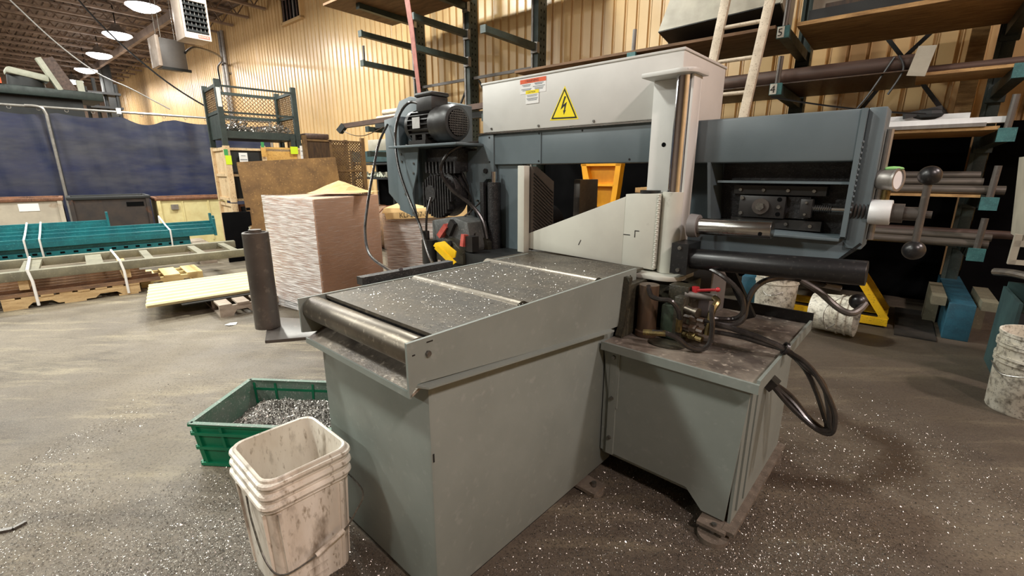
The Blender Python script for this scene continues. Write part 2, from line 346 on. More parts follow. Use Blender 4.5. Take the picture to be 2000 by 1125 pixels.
# concrete floor: worn brown-grey slab, sweeping streaks, oil ring beside the saw, fine grit
def floor_material():
    m = bpy.data.materials.new('worn_concrete'); m.use_nodes = True
    nt = m.node_tree; N = nt.nodes; L = nt.links; b = N['Principled BSDF']
    tc = N.new('ShaderNodeTexCoord')
    def mapped(sc, rot=0.0):
        q = N.new('ShaderNodeMapping'); q.inputs['Scale'].default_value = sc; q.inputs['Rotation'].default_value = (0, 0, rot); L.new(tc.outputs['Object'], q.inputs[0]); return q.outputs[0]
    def nz(vec, s, d=6, r=0.6):
        n = N.new('ShaderNodeTexNoise'); n.inputs['Scale'].default_value = s; n.inputs['Detail'].default_value = d; n.inputs['Roughness'].default_value = r
        L.new(vec, n.inputs['Vector']); return n.outputs[0]
    def rng(src, a, c, o0=0.0, o1=1.0):
        r = N.new('ShaderNodeMapRange'); r.interpolation_type = 'SMOOTHSTEP'
        for i, v in ((1, a), (2, c), (3, o0), (4, o1)): r.inputs[i].default_value = v
        L.new(src, r.inputs[0]); return r.outputs[0]
    def mix(f, A, B):
        x = N.new('ShaderNodeMix'); x.data_type = 'RGBA'; L.new(f, x.inputs[0])
        for v, i in ((A, 6), (B, 7)):
            if isinstance(v, tuple): x.inputs[i].default_value = v
            else: L.new(v, x.inputs[i])
        return x.outputs[2]
    def math_(op, a, c):
        x = N.new('ShaderNodeMath'); x.operation = op
        for i, v in ((0, a), (1, c)):
            if isinstance(v, (int, float)): x.inputs[i].default_value = v
            else: L.new(v, x.inputs[i])
        return x.outputs[0]
    plain = tc.outputs['Object']
    col = mix(rng(nz(plain, 0.7), 0.3, 0.7), lin((118, 108, 92)), lin((86, 77, 66)))
    col = mix(rng(nz(mapped((0.4, 2.4, 1), math.radians(-20)), 1.8, 8, 0.68), 0.5, 0.68, 0, 0.8), col, lin((142, 131, 108)))
    col = mix(rng(nz(mapped((0.6, 2.0, 1), math.radians(35)), 1.5, 9, 0.7), 0.5, 0.7, 0, 0.75), col, lin((62, 54, 45)))
    col = mix(rng(nz(plain, 60, 4, 0.75), 0.5, 0.66, 0, 0.7), col, lin((56, 49, 41)))
    col = mix(rng(nz(plain, 150, 3, 0.75), 0.56, 0.68, 0, 0.65), col, lin((160, 150, 134)))
    # brown oil ring beside the coolant tank
    sep = N.new('ShaderNodeSeparateXYZ'); L.new(plain, sep.inputs[0])
    wob = math_('MULTIPLY', math_('SUBTRACT', nz(plain, 3.0, 5), 0.5), 0.5)
    dx = math_('SUBTRACT', sep.outputs[0], 1.62); dy = math_('SUBTRACT', sep.outputs[1], 2.33)
    d = math_('ADD', math_('SQRT', math_('ADD', math_('MULTIPLY', dx, dx), math_('MULTIPLY', math_('MULTIPLY', dy, dy), 1.6)), 0), wob)
    ring = math_('MULTIPLY', rng(d, 0.36, 0.48), rng(d, 0.50, 0.72, 1, 0))
    col = mix(math_('MULTIPLY', ring, 0.85), col, lin((56, 40, 20)))
    wet = rng(d, 0.3, 0.5, 1, 0)
    col = mix(math_('MULTIPLY', wet, 0.3), col, lin((84, 76, 68)))
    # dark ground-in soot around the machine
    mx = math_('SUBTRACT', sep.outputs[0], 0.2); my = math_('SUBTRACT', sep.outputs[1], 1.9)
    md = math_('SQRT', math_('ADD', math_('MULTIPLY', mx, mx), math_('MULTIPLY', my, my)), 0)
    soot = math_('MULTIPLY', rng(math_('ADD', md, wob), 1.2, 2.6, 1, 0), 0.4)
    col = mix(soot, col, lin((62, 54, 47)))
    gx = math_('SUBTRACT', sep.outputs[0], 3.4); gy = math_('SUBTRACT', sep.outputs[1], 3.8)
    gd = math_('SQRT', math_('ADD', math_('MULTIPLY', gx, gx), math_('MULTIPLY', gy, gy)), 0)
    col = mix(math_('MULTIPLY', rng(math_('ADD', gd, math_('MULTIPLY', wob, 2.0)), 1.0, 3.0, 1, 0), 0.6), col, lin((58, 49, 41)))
    L.new(col, b.inputs['Base Color'])
    ro = math_('SUBTRACT', rng(nz(plain, 2.2), 0.3, 0.7, 0.5, 0.72), math_('MULTIPLY', wet, 0.22))
    L.new(ro, b.inputs['Roughness']); b.inputs['Specular IOR Level'].default_value = 0.4
    bp = N.new('ShaderNodeBump'); bp.inputs['Strength'].default_value = 0.35; bp.inputs['Distance'].default_value = 0.006
    L.new(nz(plain, 90, 4), bp.inputs['Height']); L.new(bp.outputs[0], b.inputs['Normal'])
    return m
M['floor'] = floor_material()

FONT = bpy.data.fonts[0] if bpy.data.fonts else None
def text_mb(s, size, org, u, w, depth=0.0008, narrow=1.0):
    """flat lettering: origin, reading direction u, up direction w"""
    cu = bpy.data.curves.new('t', 'FONT'); cu.body = s; cu.size = size; cu.resolution_u = 2
    ob = bpy.data.objects.new('t', cu); COL.objects.link(ob)
    dg = bpy.context.evaluated_depsgraph_get()
    me = bpy.data.meshes.new_from_object(ob.evaluated_get(dg))
    u = Vector(u).normalized(); w = Vector(w).normalized(); o = Vector(org)
    mb = MB().add([o + u * v.co.x * narrow + w * v.co.y for v in me.vertices], [tuple(p.vertices) for p in me.polygons])
    bpy.data.objects.remove(ob); bpy.data.curves.remove(cu); bpy.data.meshes.remove(me)
    return mb

# ================================================================== THE SETTING
fl = solo('floor', None, None, CF, (0, 0, 0), MB().box(-45, 16, -12, 45, -0.2, 0.0), M['floor'], kind='structure')

# back wall: siding panels side by side
wall_back = solo('wall_back', None, None, WF, (0, 7.56, 0), MB().box(-38, 8, 7.56, 7.75, 0, 7.0), M['siding'], kind='structure')
def panel_mb():
    prof = []
    for k in range(4):
        x = k * 0.205
        prof += [(x, 7.51), (x + 0.15, 7.505), (x + 0.162, 7.54), (x + 0.19, 7.54), (x + 0.198, 7.50)]
    prof.append((0.82, 7.505))
    mb = MB(); n = len(prof)
    for x, y in prof: mb.v += [(x - 0.41, y, 0.0), (x - 0.41, y, 6.98)]
    mb.f = [(2 * i, 2 * i + 2, 2 * i + 3, 2 * i + 1) for i in range(n - 1)]
    return mb
pan = bpy.data.objects.new('siding_panel', mesh_of('siding_panel', panel_mb(), (0, 7.56, 0), M['siding'], sm=False))
COL.objects.link(pan); pan.parent = wall_back; pan.location = (-37.4, 0, 0)
for i in range(1, 55):
    c = pan.copy(); COL.objects.link(c); c.location = (-37.4 + 0.82 * i, 0, 0)

# far end wall
solo('wall_left', None, None, WF, (-38, 0, 0), MB().box(-38.2, -38, -14, 7.5, 0, 7.0), M['joist'], kind='structure')

solo('wall_right', None, None, WF, (9, 0, 0), MB().box(8.0, 8.2, -14, 7.7, 0, 7.0), M['siding'], kind='structure')
solo('wall_front', None, None, WF, (0, -14, 0), MB().box(-38, 8.0, -14.2, -14, 0, 7.0), M['joist'], kind='structure')
# roof deck with bar joists
def deck_mb():
    mb = MB(); n = 0
    d = -14.0
    pts = []
    while d < 7.6:
        pts += [(d, 7.03), (d + 0.09, 7.03), (d + 0.11, 7.0), (d + 0.19, 7.0), (d + 0.21, 7.03)]; d += 0.22
    for y, z in pts: mb.v += [(-38.2, y, z), (8, y, z)]
    mb.f = [(2 * i, 2 * i + 1, 2 * i + 3, 2 * i + 2) for i in range(len(pts) - 1)]
    return mb
ceil = solo('ceiling', None, None, WF, (0, 0, 7), deck_mb(), M['deck'], kind='structure', sm=False)
def joist_mb():
    mb = MB()
    mb.box(-0.06, 0.06, -14, 7.45, 6.94, 6.99).box(-0.065, 0.065, -14, 7.45, 6.43, 6.49)
    y = -14.0
    while y < 7.2:
        mb.bar((0, y, 6.48), (0, y + 0.32, 6.95), 0.03, 0.03).bar((0, y + 0.32, 6.95), (0, y + 0.64, 6.48), 0.03, 0.03); y += 0.64
    return mb
jo = bpy.data.objects.new('roof_joist', mesh_of('roof_joist', joist_mb(), (0, 0, 7), M['joist'], sm=False))
COL.objects.link(jo); jo.parent = ceil; jo.location = (-37, 0, 0)
for i in range(1, 33):
    c = jo.copy(); COL.objects.link(c); c.location = (-37 + 1.3 * i, 0, 0)
bm_ = MB()
for s in (-20.0,):
    bm_.box(-38, 8, 5.55, 5.67, 6.2, 6.44)
gb = bpy.data.objects.new('roof_beam', mesh_of('roof_beam', bm_, (0, 0, 7), M['joist'])); COL.objects.link(gb); gb.parent = ceil

# louvred opening high in the wall
w1 = solo('window_1', None, None, WF, (-14.55, 7.5, 5.85), MB().box(-15.12, -14.0, 7.44, 7.5, 5.85, 6.6), M['vdark'], kind='structure')
fr_ = MB().box(-15.18, -15.1, 7.4, 7.52, 5.8, 6.6).box(-14.02, -13.94, 7.4, 7.52, 5.8, 6.6).box(-15.18, -13.94, 7.4, 7.52, 5.78, 5.86)
o = bpy.data.objects.new('window_frame', mesh_of('window_frame', fr_, (-14.55, 7.5, 5.85), M['siding'])); COL.objects.link(o); o.parent = w1
for k in range(5):
    x = -15.0 + k * 0.2
    o = bpy.data.objects.new('louvre_bar', mesh_of('louvre_bar', MB().box(x, x + 0.05, 7.41, 7.45, 5.87, 6.6), (-14.55, 7.5, 5.85), M['galv'] if k == 3 else M['pipe'])); COL.objects.link(o); o.parent = w1

# ------------------------------------------------------------------ lamps
def lamp_light(s, d, power=LAMP_POWER, z=5.95, parent=None, tint=(1.0, 0.96, 0.92)):
    li = bpy.data.lights.new('lamp_light', 'AREA'); li.shape = 'DISK'; li.size = 0.6; li.energy = power
    li.color = tint
    up = bpy.data.lights.new('lamp_glow', 'POINT'); up.energy = power * 0.2; up.shadow_soft_size = 0.3; up.color = (1.0, 0.92, 0.86)
    ub = bpy.data.objects.new('lamp_glow', up); COL.objects.link(ub); ub.location = (0, 0, -0.35) if parent else fw(WF, (s, d, z - 0.3))
    if parent: ub.parent = parent
    ob = bpy.data.objects.new('lamp_light', li); COL.objects.link(ob)
    if parent: ob.parent = parent; ob.location = (0, 0, -0.15)
    else: ob.location = fw(WF, (s, d, z))
    return ob
vis = [('high bay lamp nearest the grilled heater, largest in the row', 4), ('second high bay lamp in the row, left of the grey unit', 3),
       ('third high bay lamp along the roof, below and left of the second', 2), ('fourth high bay lamp in the row, small and round', 1), ('farthest and smallest high bay lamp, beside the white angled post', 0)]
for lab, i in vis:
    s, d = LAMP_SPOTS[i]
    t = Thing('high_bay_lamp', lab, 'lamp', WF, (s, d, 6.0), 'lit lamps under the roof')
    t.part('reflector', MB().lathe([(0.06, 0.34), (0.12, 0.32), (0.16, 0.22), (0.30, 0.1), (0.42, 0.0), (0.41, 0.0), (0.29, 0.09)], (s, d, 6.0)), M['galv'])
    t.part('lens', MB().lathe([(0.0, -0.13), (0.14, -0.12), (0.28, -0.08), (0.37, -0.02), (0.40, 0.03)], (s, d, 6.0)), M['lens'])
    t.part('cord', MB().cyl((s, d, 6.33), (s, d, 6.98), 0.02, n=6), M['black'])
    lamp_light(s, d, parent=t.e)
for i in range(5, len(LAMP_SPOTS)):
    s, d = LAMP_SPOTS[i]
    lamp_light(s, d, LAMP_POWER * (1.05 if s > 0 else 1.0), tint=(1.0, 0.84, 0.80) if s > 0 else (0.96, 0.98, 0.91))

# ================================================================== LEFT BACKGROUND
# hanging gas heater
t = Thing('unit_heater', 'hanging warm air heater with a grille of angled vanes', 'heater', WF, (-12.9, 4.24, 4.4))
t.part('casing', MB().box(-13.2, -12.66, 3.98, 4.5, 4.38, 5.5), M['heater'], bv=0.012)
fm_ = MB().box(-12.66, -12.6, 3.98, 4.02, 4.38, 5.5).box(-12.66, -12.6, 4.47, 4.5, 4.38, 5.5).box(-12.66, -12.6, 4.02, 4.47, 4.38, 4.5).box(-12.66, -12.6, 4.02, 4.47, 5.14, 5.5)
t.part('grille_frame', fm_, M['heater'])
t.part('grille_back', MB().box(-12.665, -12.655, 4.02, 4.47, 4.5, 5.14), M['vdark'])
for k in range(6):
    z = 4.52 + k * 0.105
    t.part('louvre', MB().hexa([(-12.655, 4.02, z + 0.05), (-12.6, 4.02, z), (-12.6, 4.47, z), (-12.655, 4.47, z + 0.05), (-12.655, 4.02, z + 0.06), (-12.6, 4.02, z + 0.012), (-12.6, 4.47, z + 0.012), (-12.655, 4.47, z + 0.06)]), M['dark'])
for k in range(5):
    y = 4.075 + k * 0.082
    t.part('vane', MB().box(-12.654, -12.635, y, y + 0.010, 4.5, 5.14), M['unitgrey'])
bd = t.part('brand_plate', MB().box(-12.6, -12.595, 4.24, 4.465, 4.405, 4.475), M['red'])
t.part('lettering', text_mb('REZNOR', 0.055, (-12.592, 4.25, 4.422), (0, 1, 0), (0, 0, 1), narrow=0.9), M['heater'], parent=bd, sm=False)
for x, y in ((-13.1, 4.05), (-13.1, 4.43), (-12.7, 4.05), (-12.7, 4.43)):
    t.part('hanger_rod', MB().cyl((x, y, 5.49), (x, y, 6.45), 0.012, n=6), M['galv'])
# grey box beside it
t = Thing('fan_unit', 'plain grey hanging unit casing with a pale front edge', 'unit', WF, (-14.85, 4.26, 4.05))
t.part('casing', MB().box(-15.12, -14.62, 4.02, 4.57, 4.05, 4.72), M['unitgrey'], bv=0.01)
t.part('front_panel', MB().box(-15.19, -14.58, 3.94, 4.02, 4.06, 4.76), M['heater'], bv=0.01, label='pale edge panel')
t.part('lower_rail', MB().box(-14.62, -14.56, 4.0, 4.62, 3.99, 4.05), M['dark'])
for x, y in ((-15.05, 4.1), (-14.7, 4.1), (-15.05, 4.5), (-14.7, 4.5)):
    t.part('hanger_rod', MB().cyl((x, y, 4.71), (x, y, 6.45), 0.01, n=6), M['galv'])
solo('gas_hose', 'black hose curving from the grey hanging unit to the wall', 'hose', WF, (-14.9, 5, 4.5), MB().tube([(-14.6, 4.55, 4.45), (-15.2, 5.0, 4.75), (-17.2, 6.2, 5.1), (-19.2, 7.1, 5.35), (-20.2, 7.3, 5.3), (-20.4, 7.36, 5.0), (-20.4, 7.38, 4.4)], 0.03), M['black'])
t = Thing('wall_conduit', 'pair of steel conduits running up the tan wall', 'pipe', WF, (-20, 7.4, 0))
for k, x in enumerate((-19.95, -19.7)):
    t.part('pipe', MB().cyl((x, 7.4, 0.0), (x, 7.4, 6.44), 0.06, n=10), M['galv'])
for z in (2.5, 5.0):
    t.part('clip', MB().box(-20.05, -19.6, 7.45, 7.51, z, z + 0.05), M['galv'])
# far steel column at the wall
t = Thing('steel_column', 'dark steel column standing before the far wall corner', 'column', WF, (-30, 5.85, 0))
t.part('web', MB().box(-30.1, -29.9, 5.7, 6.0, 0, 6.44), M['dark'])
t.part('flange', MB().box(-30.14, -29.86, 5.64, 5.7, 0, 6.44), M['dark']); t.part('flange', MB().box(-30.14, -29.86, 6.0, 6.06, 0, 6.44), M['dark'])
t = Thing('pipe_rack', 'dark stand of pipes and brackets beyond the far curtain end', 'stand', WF, (-24, 4.3, 0))
for k, (dy, h) in enumerate(((0, 4.6), (0.25, 4.9), (0.5, 4.4), (0.8, 4.7))):
    t.part('post', MB().cyl((-24 + 0.2 * k, 4.0 + dy, 0), (-24 + 0.2 * k, 4.0 + dy, h), 0.06, n=8), M['dark'])
for z in (3.2, 3.8, 4.3):
    t.part('crossbar', MB().box(-24.05, -23.3, 3.95, 4.9, z, z + 0.08), M['dark'])

# machine that shows over the curtain
t = Thing('press_machine', 'dark green machine top with a pale hood behind the curtain', 'machine', WF, (-16.5, 1.5, 0))
t.part('body', MB().box(-17.2, -16.2, -1.5, 2.6, 0, 3.24), M['dark'])
t.part('top_beam', MB().box(-17.3, -16.0, -2.0, 3.0, 3.24, 3.44), M['darkgreen'], bv=0.02)
t.part('drum', MB().lathe([(0.0, 0.26), (0.30, 0.26), (0.33, 0.0)], (-16.32, 1.68, 3.44)), M['dark'])
t.part('hood', MB().prism([(1.36, 3.69), (1.36, 3.79), (1.42, 3.83), (2.0, 3.73), (2.06, 3.68), (2.05, 3.57)], 'x', -16.5, -15.98), M['hood'], bv=0.03)
t.part('chute', MB().bar((-16.1, 2.22, 3.42), (-16.1, 1.95, 4.10), 0.2, 0.10), M['hood'], label='pale slanted chute')
t.part('chute_side', MB().bar((-16.2, 2.42, 3.42), (-16.2, 2.10, 4.12), 0.3, 0.24), M['pipe'])
t.part('post', MB().box(-16.2, -16.1, 2.55, 2.68, 3.44, 3.7), M['hood'])
t.part('warning_light', MB().box(-16.05, -15.95, 1.0, 1.25, 3.44, 3.56), M['orange'], label='orange block')

# cables across the roof
solo('roof_cable', 'thin bright cable slanting down from the upper left corner', 'cable', CF, (-8, 9, 3.5), MB().tube([(-9.6, 9, 5.3), (-8.81, 9, 4.42), (-8.17, 9.02, 3.73), (-7.63, 9.1, 3.26), (-7.13, 9.2, 3.0), (-6.55, 9.3, 2.66)], 0.012, n=6), M['galv'])
solo('air_hose', 'dark sagging hose reaching from the roof to the curtain rail', 'hose', RF, (-14, 2.5, 3), MB().tube([(-15.5, 0.2, 6.4), (-15.0, 1.0, 4.9), (-14.4, 1.9, 3.75), (-13.85, 2.7, 3.05), (-13.8, 3.3, 2.82)], 0.02, n=6), M['black'])

# blue welding curtain on a pipe rail
t = Thing('welding_curtain', 'long navy vinyl curtain hanging on a pipe rail behind the bins', 'curtain', RF, (-14, 1, 0))
def cur(u, v):
    y = -3.5 + u * 7.6
    edge = 2.70 - 0.06 * abs(math.sin(y * 3.1)) - (0.09 if 1.1 < y < 1.8 else 0.0) * math.sin((y - 1.1) / 0.7 * PI)
    z = 0.15 + v * (edge - 0.15)
    x = -14.0 + 0.05 * mnoise.noise(Vector((y * 2.2, z * 0.35, 1.0))) + 0.035 * mnoise.noise(Vector((y * 5.5 + z, z * 0.5, 4.0))) + 0.04 * max(0, math.sin(y * 3.3 + 0.6)) ** 6 * v
    return (x, y, z)
def curtain_mb(u0, u1):
    return MB().grid(lambda u, v: cur(u0 + u * (u1 - u0), v), 70, 14)
t.part('curtain_panel', curtain_mb(0, 0.438), M['navy']); t.part('curtain_panel', curtain_mb(0.445, 1.0), M['navy'])
t.part('rail', MB().cyl((-14, -3.6, 2.80), (-14, 4.2, 2.80), 0.026, n=8), M['galv'])
t.part('drop_pipe', MB().tube([(-13.9, -0.45, 2.80), (-13.9, -0.25, 2.79), (-13.9, -0.17, 2.68), (-13.9, -0.16, 2.3), (-13.9, -0.15, 0.0)], 0.028), M['galv'])
t.part('far_post', MB().cyl((-14, 4.15, 0), (-14, 4.15, 2.8), 0.03, n=8), M['galv'])
for k in range(18):
    y = -3.2 + k * 0.42
    t.part('hook', MB().ring((-14.01, y, 2.76), (-13.99, y, 2.76), 0.035, 0.026, n=10), M['bolt'])
t.part('clamp', MB().box(-14.05, -13.95, 0.98, 1.06, 2.76, 2.88), M['strap'])

# three bins in front of it
def bin_(name, lab, y0, y1, zt, body, rim, x=-11.5, dep=0.9):
    t = Thing(name, lab, 'bin', RF, (x - dep / 2, (y0 + y1) / 2, 0), 'steel bins along the curtain')
    t.part('front_panel', MB().box(x - 0.03, x, y0, y1, 0.1, zt), body)
    t.part('back_panel', MB().box(x - dep, x - dep + 0.03, y0, y1, 0.1, zt), body)
    t.part('side_panel', MB().box(x - dep + 0.03, x - 0.03, y0, y0 + 0.03, 0.1, zt), body); t.part('side_panel', MB().box(x - dep + 0.03, x - 0.03, y1 - 0.03, y1, 0.1, zt), body)
    t.part('base', MB().box(x - dep, x, y0, y1, 0.0, 0.1), body)
    r = MB().box(x - 0.05, x + 0.03, y0 - 0.02, y1 + 0.02, zt, zt + 0.06).box(x - dep, x - dep + 0.06, y0, y1, zt, zt + 0.06).box(x - dep + 0.05, x - 0.05, y0 - 0.02, y0 + 0.04, zt, zt + 0.06).box(x - dep + 0.05, x - 0.05, y1 - 0.04, y1 + 0.02, zt, zt + 0.06)
    t.part('rim', r, rim, bv=0.01)
    for y in (y0, y1 - 0.06): t.part('corner_post', MB().box(x, x + 0.03, y, y + 0.06, 0.0, zt), rim if name != 'storage_bin' else body)
    return t
tb = bin_('storage_bin', 'warm grey bin with a rusty rim and white paper on its front', -1.9, -0.2, 1.0, M['greybin'], M['brownrim'])
tb.part('paper_sign', MB().box(-11.5, -11.493, -0.75, -0.5, 0.84, 0.97), M['whiteplate'])
tb2 = bin_('storage_bin', 'dark rust-streaked bin between the grey bin and the cream bin', -0.12, 1.04, 1.0, M['darkbin'], M['dark'])
tb2.part('slot', MB().box(-11.5, -11.49, 0.68, 0.94, 0.86, 0.94), M['vdark'])
tb3 = bin_('storage_bin', 'cream bin with a brown rim below the mesh basket stack', 1.14, 2.35, 0.94, M['creambin'], M['brownrim'])
for y in (1.55, 2.0): tb3.part('rib', MB().box(-11.5, -11.485, y, y + 0.02, 0.1, 0.92), M['creambin'])
tb3.part('latch', MB().box(-11.5, -11.46, 1.36, 1.48, 0.76, 0.86), M['galv'])

# teal rack beams bundled on timbers
BG = 'teal rack beams strapped in a bundle'
def rack_beam(x, y0, y1, z, lab, h=0.11, w=0.07, hooks=True, holes=False):
    t = Thing('rack_beam', lab, 'beam', RF, (x, (y0 + y1) / 2, z), BG)
    t.part('beam_body', MB().prism([(x - w / 2, z), (x + w / 2, z), (x + w / 2, z + h * 0.64), (x + w / 2 - 0.022, z + h * 0.64), (x + w / 2 - 0.022, z + h), (x - w / 2, z + h)], 'y', y0, y1), M['teal'])
    if hooks:
        t.part('end_plate', MB().box(x - w / 2 - 0.01, x + w / 2 + 0.02, y1, y1 + 0.03, z - 0.02, z + 0.26), M['teal'])
    if holes:
        k = y0 + 0.06
        hb = MB()
        while k < y1 - 0.05:
            hb.box(x + w / 2, x + w / 2 + 0.002, k, k + 0.05, z + 0.07, z + 0.098).box(x + w / 2, x + w / 2 + 0.002, k + 0.02, k + 0.07, z + 0.022, z + 0.046); k += 0.14
        t.part('punched_slots', hb, M['vdark'], kind='stuff')
    return t
rack_beam(-9.12, -2.6, 1.25, 0.302, 'lowest teal upright with punched slots, facing the pallet', h=0.175, w=0.1, holes=True, hooks=False)
rack_beam(-9.06, -2.6, 1.6, 0.48, 'long teal beam resting right above the punched upright', h=0.12)
rack_beam(-9.42, -2.6, 1.66, 0.50, 'second long teal beam of the bundle, one row back', h=0.13)
rack_beam(-9.75, -2.6, 1.68, 0.52, 'third long teal beam, its end plate standing tall', h=0.13)
rack_beam(-10.1, -2.6, 0.30, 0.60, 'short teal beam on the back of the bundle, ending left of the dark bin', h=0.13)
for i, y in enumerate((-2.0, 1.45)):
    solo('timber_bearer', ['pale wood block under the left of the teal beams, outside the view', 'pale wood block under the right end of the teal beams'][i], 'timber', RF, (-9.4, y, 0), MB().box(-10.2, -9.0, y - 0.12, y + 0.12, 0, 0.3), M['woodgrey'], bv=0.006)
for i, y in enumerate((-0.62, -0.47, 1.0)):
    solo('strap', ['left white strap around the teal beams', 'second white strap around the teal beams, beside the left one', 'right white strap around the teal beams'][i], 'strap', RF, (-9.4, y, 0.4),
         MB().tube([(-9.06, y, 0.29), (-9.012, y, 0.45), (-9.005, y, 0.6), (-9.4, y, 0.635), (-10.17, y, 0.74), (-10.2, y, 0.5)], 0.012, n=6, straight=True), M['strap'])

# pallet with rusty channels and an upright frame on top
def pallet(name, lab, fr, cx, cy, L, W, woodm, z0=0.0, boards=7, grp=None):
    """L along y, W along x"""
    t = Thing(name, lab, 'pallet', fr, (cx, cy, z0), grp)
    for x in (cx - W / 2 + 0.02, cx, cx + W / 2 - 0.02):
        n = MB(); y0, y1 = cy - L / 2, cy + L / 2
        pts = [(y0, z0 + 0.018), (y0 + 0.16 * L, z0 + 0.018), (y0 + 0.2 * L, z0 + 0.06), (y0 + 0.33 * L, z0 + 0.06), (y0 + 0.37 * L, z0 + 0.018), (y0 + 0.64 * L, z0 + 0.018), (y0 + 0.68 * L, z0 + 0.06), (y0 + 0.81 * L, z0 + 0.06), (y0 + 0.85 * L, z0 + 0.018), (y1, z0 + 0.018), (y1, z0 + 0.115), (y0, z0 + 0.115)]
        t.part('stringer', n.prism(pts, 'x', x - 0.02, x + 0.02), woodm, sm=False)
    bw = L / (boards * 1.45 - 0.45)
    for k in range(boards):
        y = cy - L / 2 + k * bw * 1.45
        t.part('deck_board', MB().box(cx - W / 2, cx + W / 2 + random.uniform(0, 0.01), y, y + bw, z0 + 0.115, z0 + 0.135), woodm)
    for y in (cy - L / 2, cy - 0.09 * L, cy + L / 2 - 0.18 * L):
        t.part('bottom_board', MB().box(cx - W / 2, cx + W / 2, y, y + 0.16 * L, z0, z0 + 0.018), woodm)
    return t
pallet('wooden_pallet', 'fresh wooden pallet carrying the rusty channels, nearest the left edge', RF, -7.83, -0.2, 1.2, 0.95, M['wood'], boards=8)
pallet('wooden_pallet', 'yellowish pallet whose corner shows between the channels and the cream sheets', RF, -7.95, 0.78, 0.7, 0.62, M['woodnew'], boards=3)
pallet('wooden_pallet', 'grey weathered pallet under the cream sheets', RF, -5.86, 1.3, 0.8, 0.8, M['woodgrey'], boards=5)
CG = 'rusty steel channels lying on the pallet'
for k in range(4):
    x = -7.5 - 0.2 * k
    z = 0.136
    mb = MB().prism([(x, z), (x + 0.15, z), (x + 0.15, z + 0.045), (x + 0.14, z + 0.045), (x + 0.14, z + 0.012), (x + 0.01, z + 0.012), (x + 0.01, z + 0.07), (x, z + 0.07)], 'y', -2.3, 0.62 - 0.05 * k)
    solo('steel_channel', ['front rusty channel on the fresh pallet', 'second rusty channel from the front on the fresh pallet', 'third rusty channel from the front on the fresh pallet', 'rearmost rusty channel on the fresh pallet'][k], 'channel', RF, (x, -0.8, z), mb, M['rust'], group=CG)
for i, y in enumerate((-0.6, 0.3)):
    solo('timber_spacer', ['timber spacer under the upright frame, left', 'timber spacer under the upright frame, right'][i], 'timber', RF, (-8, y, 0.22), MB().box(-8.5, -7.4, y - 0.04, y + 0.04, 0.207, 0.315), M['wood'])
t = Thing('rack_upright', 'olive-grey rack upright frame lying flat on the channels like a ladder', 'rack frame', RF, (-7.9, 0.4, 0.32))
for x in (-7.42, -8.45):
    t.part('rail', MB().box(x - 0.05, x + 0.05, -2.4, 1.75, 0.316, 0.42), M['olive'], bv=0.006)
for y in (-1.6, -0.62, -0.05, 0.52, 1.1, 1.5):
    t.part('rung', MB().box(-8.4, -7.47, y, y + 0.16 if y < 0 else y + 0.09, 0.37, 0.405), M['olive'])
for i, y in enumerate((-0.52, 0.28)):
    solo('strap', ['white strap over the olive upright and the pallet, left', 'white strap over the olive upright and the pallet, right'][i], 'strap', RF, (-7.8, y, 0.3),
         MB().tube([(-8.52, y - 0.05, 0.33), (-8.5, y - 0.05, 0.43), (-7.36, y - 0.02, 0.43), (-7.345, y, 0.3), (-7.345, y, 0.02)], 0.014, n=6, straight=True), M['strap'])

# cream corrugated sheets on a black sheet
SG = 'cream sheets stacked on the grey pallet'
def sheetmb(z, dx):
    prof = []
    x = -6.95 + dx
    for k in range(7):
        prof += [(x, z), (x + 0.10, z), (x + 0.115, z + 0.018), (x + 0.14, z + 0.018), (x + 0.155, z)]; x += 0.165
    mb = MB()
    for px, pz in prof: mb.v += [(px, 0.40 - (px + 6.4) * 0.12, pz), (px, 2.2, pz)]
    mb.f = [(2 * i, 2 * i + 2, 2 * i + 3, 2 * i + 1) for i in range(len(prof) - 1)]
    n = len(mb.v); mb.v += [(a, b, c - 0.003) for a, b, c in mb.v]
    mb.f += [tuple(i + n for i in f[::-1]) for f in mb.f]
    return mb
solo('black_sheet', 'black sheet lying under the cream corrugated sheets', 'sheet', RF, (-6.3, 1.2, 0.136), MB().box(-6.7, -5.72, 0.62, 2.2, 0.136, 0.145), M['black'])
for k in range(3):
    solo('corrugated_sheet', ['bottom cream corrugated sheet of the stack', 'middle cream corrugated sheet of the stack', 'top cream corrugated sheet of the stack'][k], 'sheet', RF, (-6.3, 1.2, 0.15), sheetmb(0.15 + 0.012 * k, 0.006 * k), M['sheet'], sm=False, group=SG)

# black panel leaning by the crates
t = Thing('black_box', 'black steel box standing on the floor before the crate stack', 'box', RF, (-8.9, 2.0, 0))
t.part('front_face', MB().box(-8.92, -8.86, 1.72, 2.14, 0.0, 0.84), M['vdark'], bv=0.008)
t.part('side_face', MB().box(-9.3, -8.92, 2.1, 2.16, 0.0, 0.9), M['vdark'])
t.part('tag', MB().box(-8.858, -8.852, 2.08, 2.12, 0.45, 0.58), M['hood'])

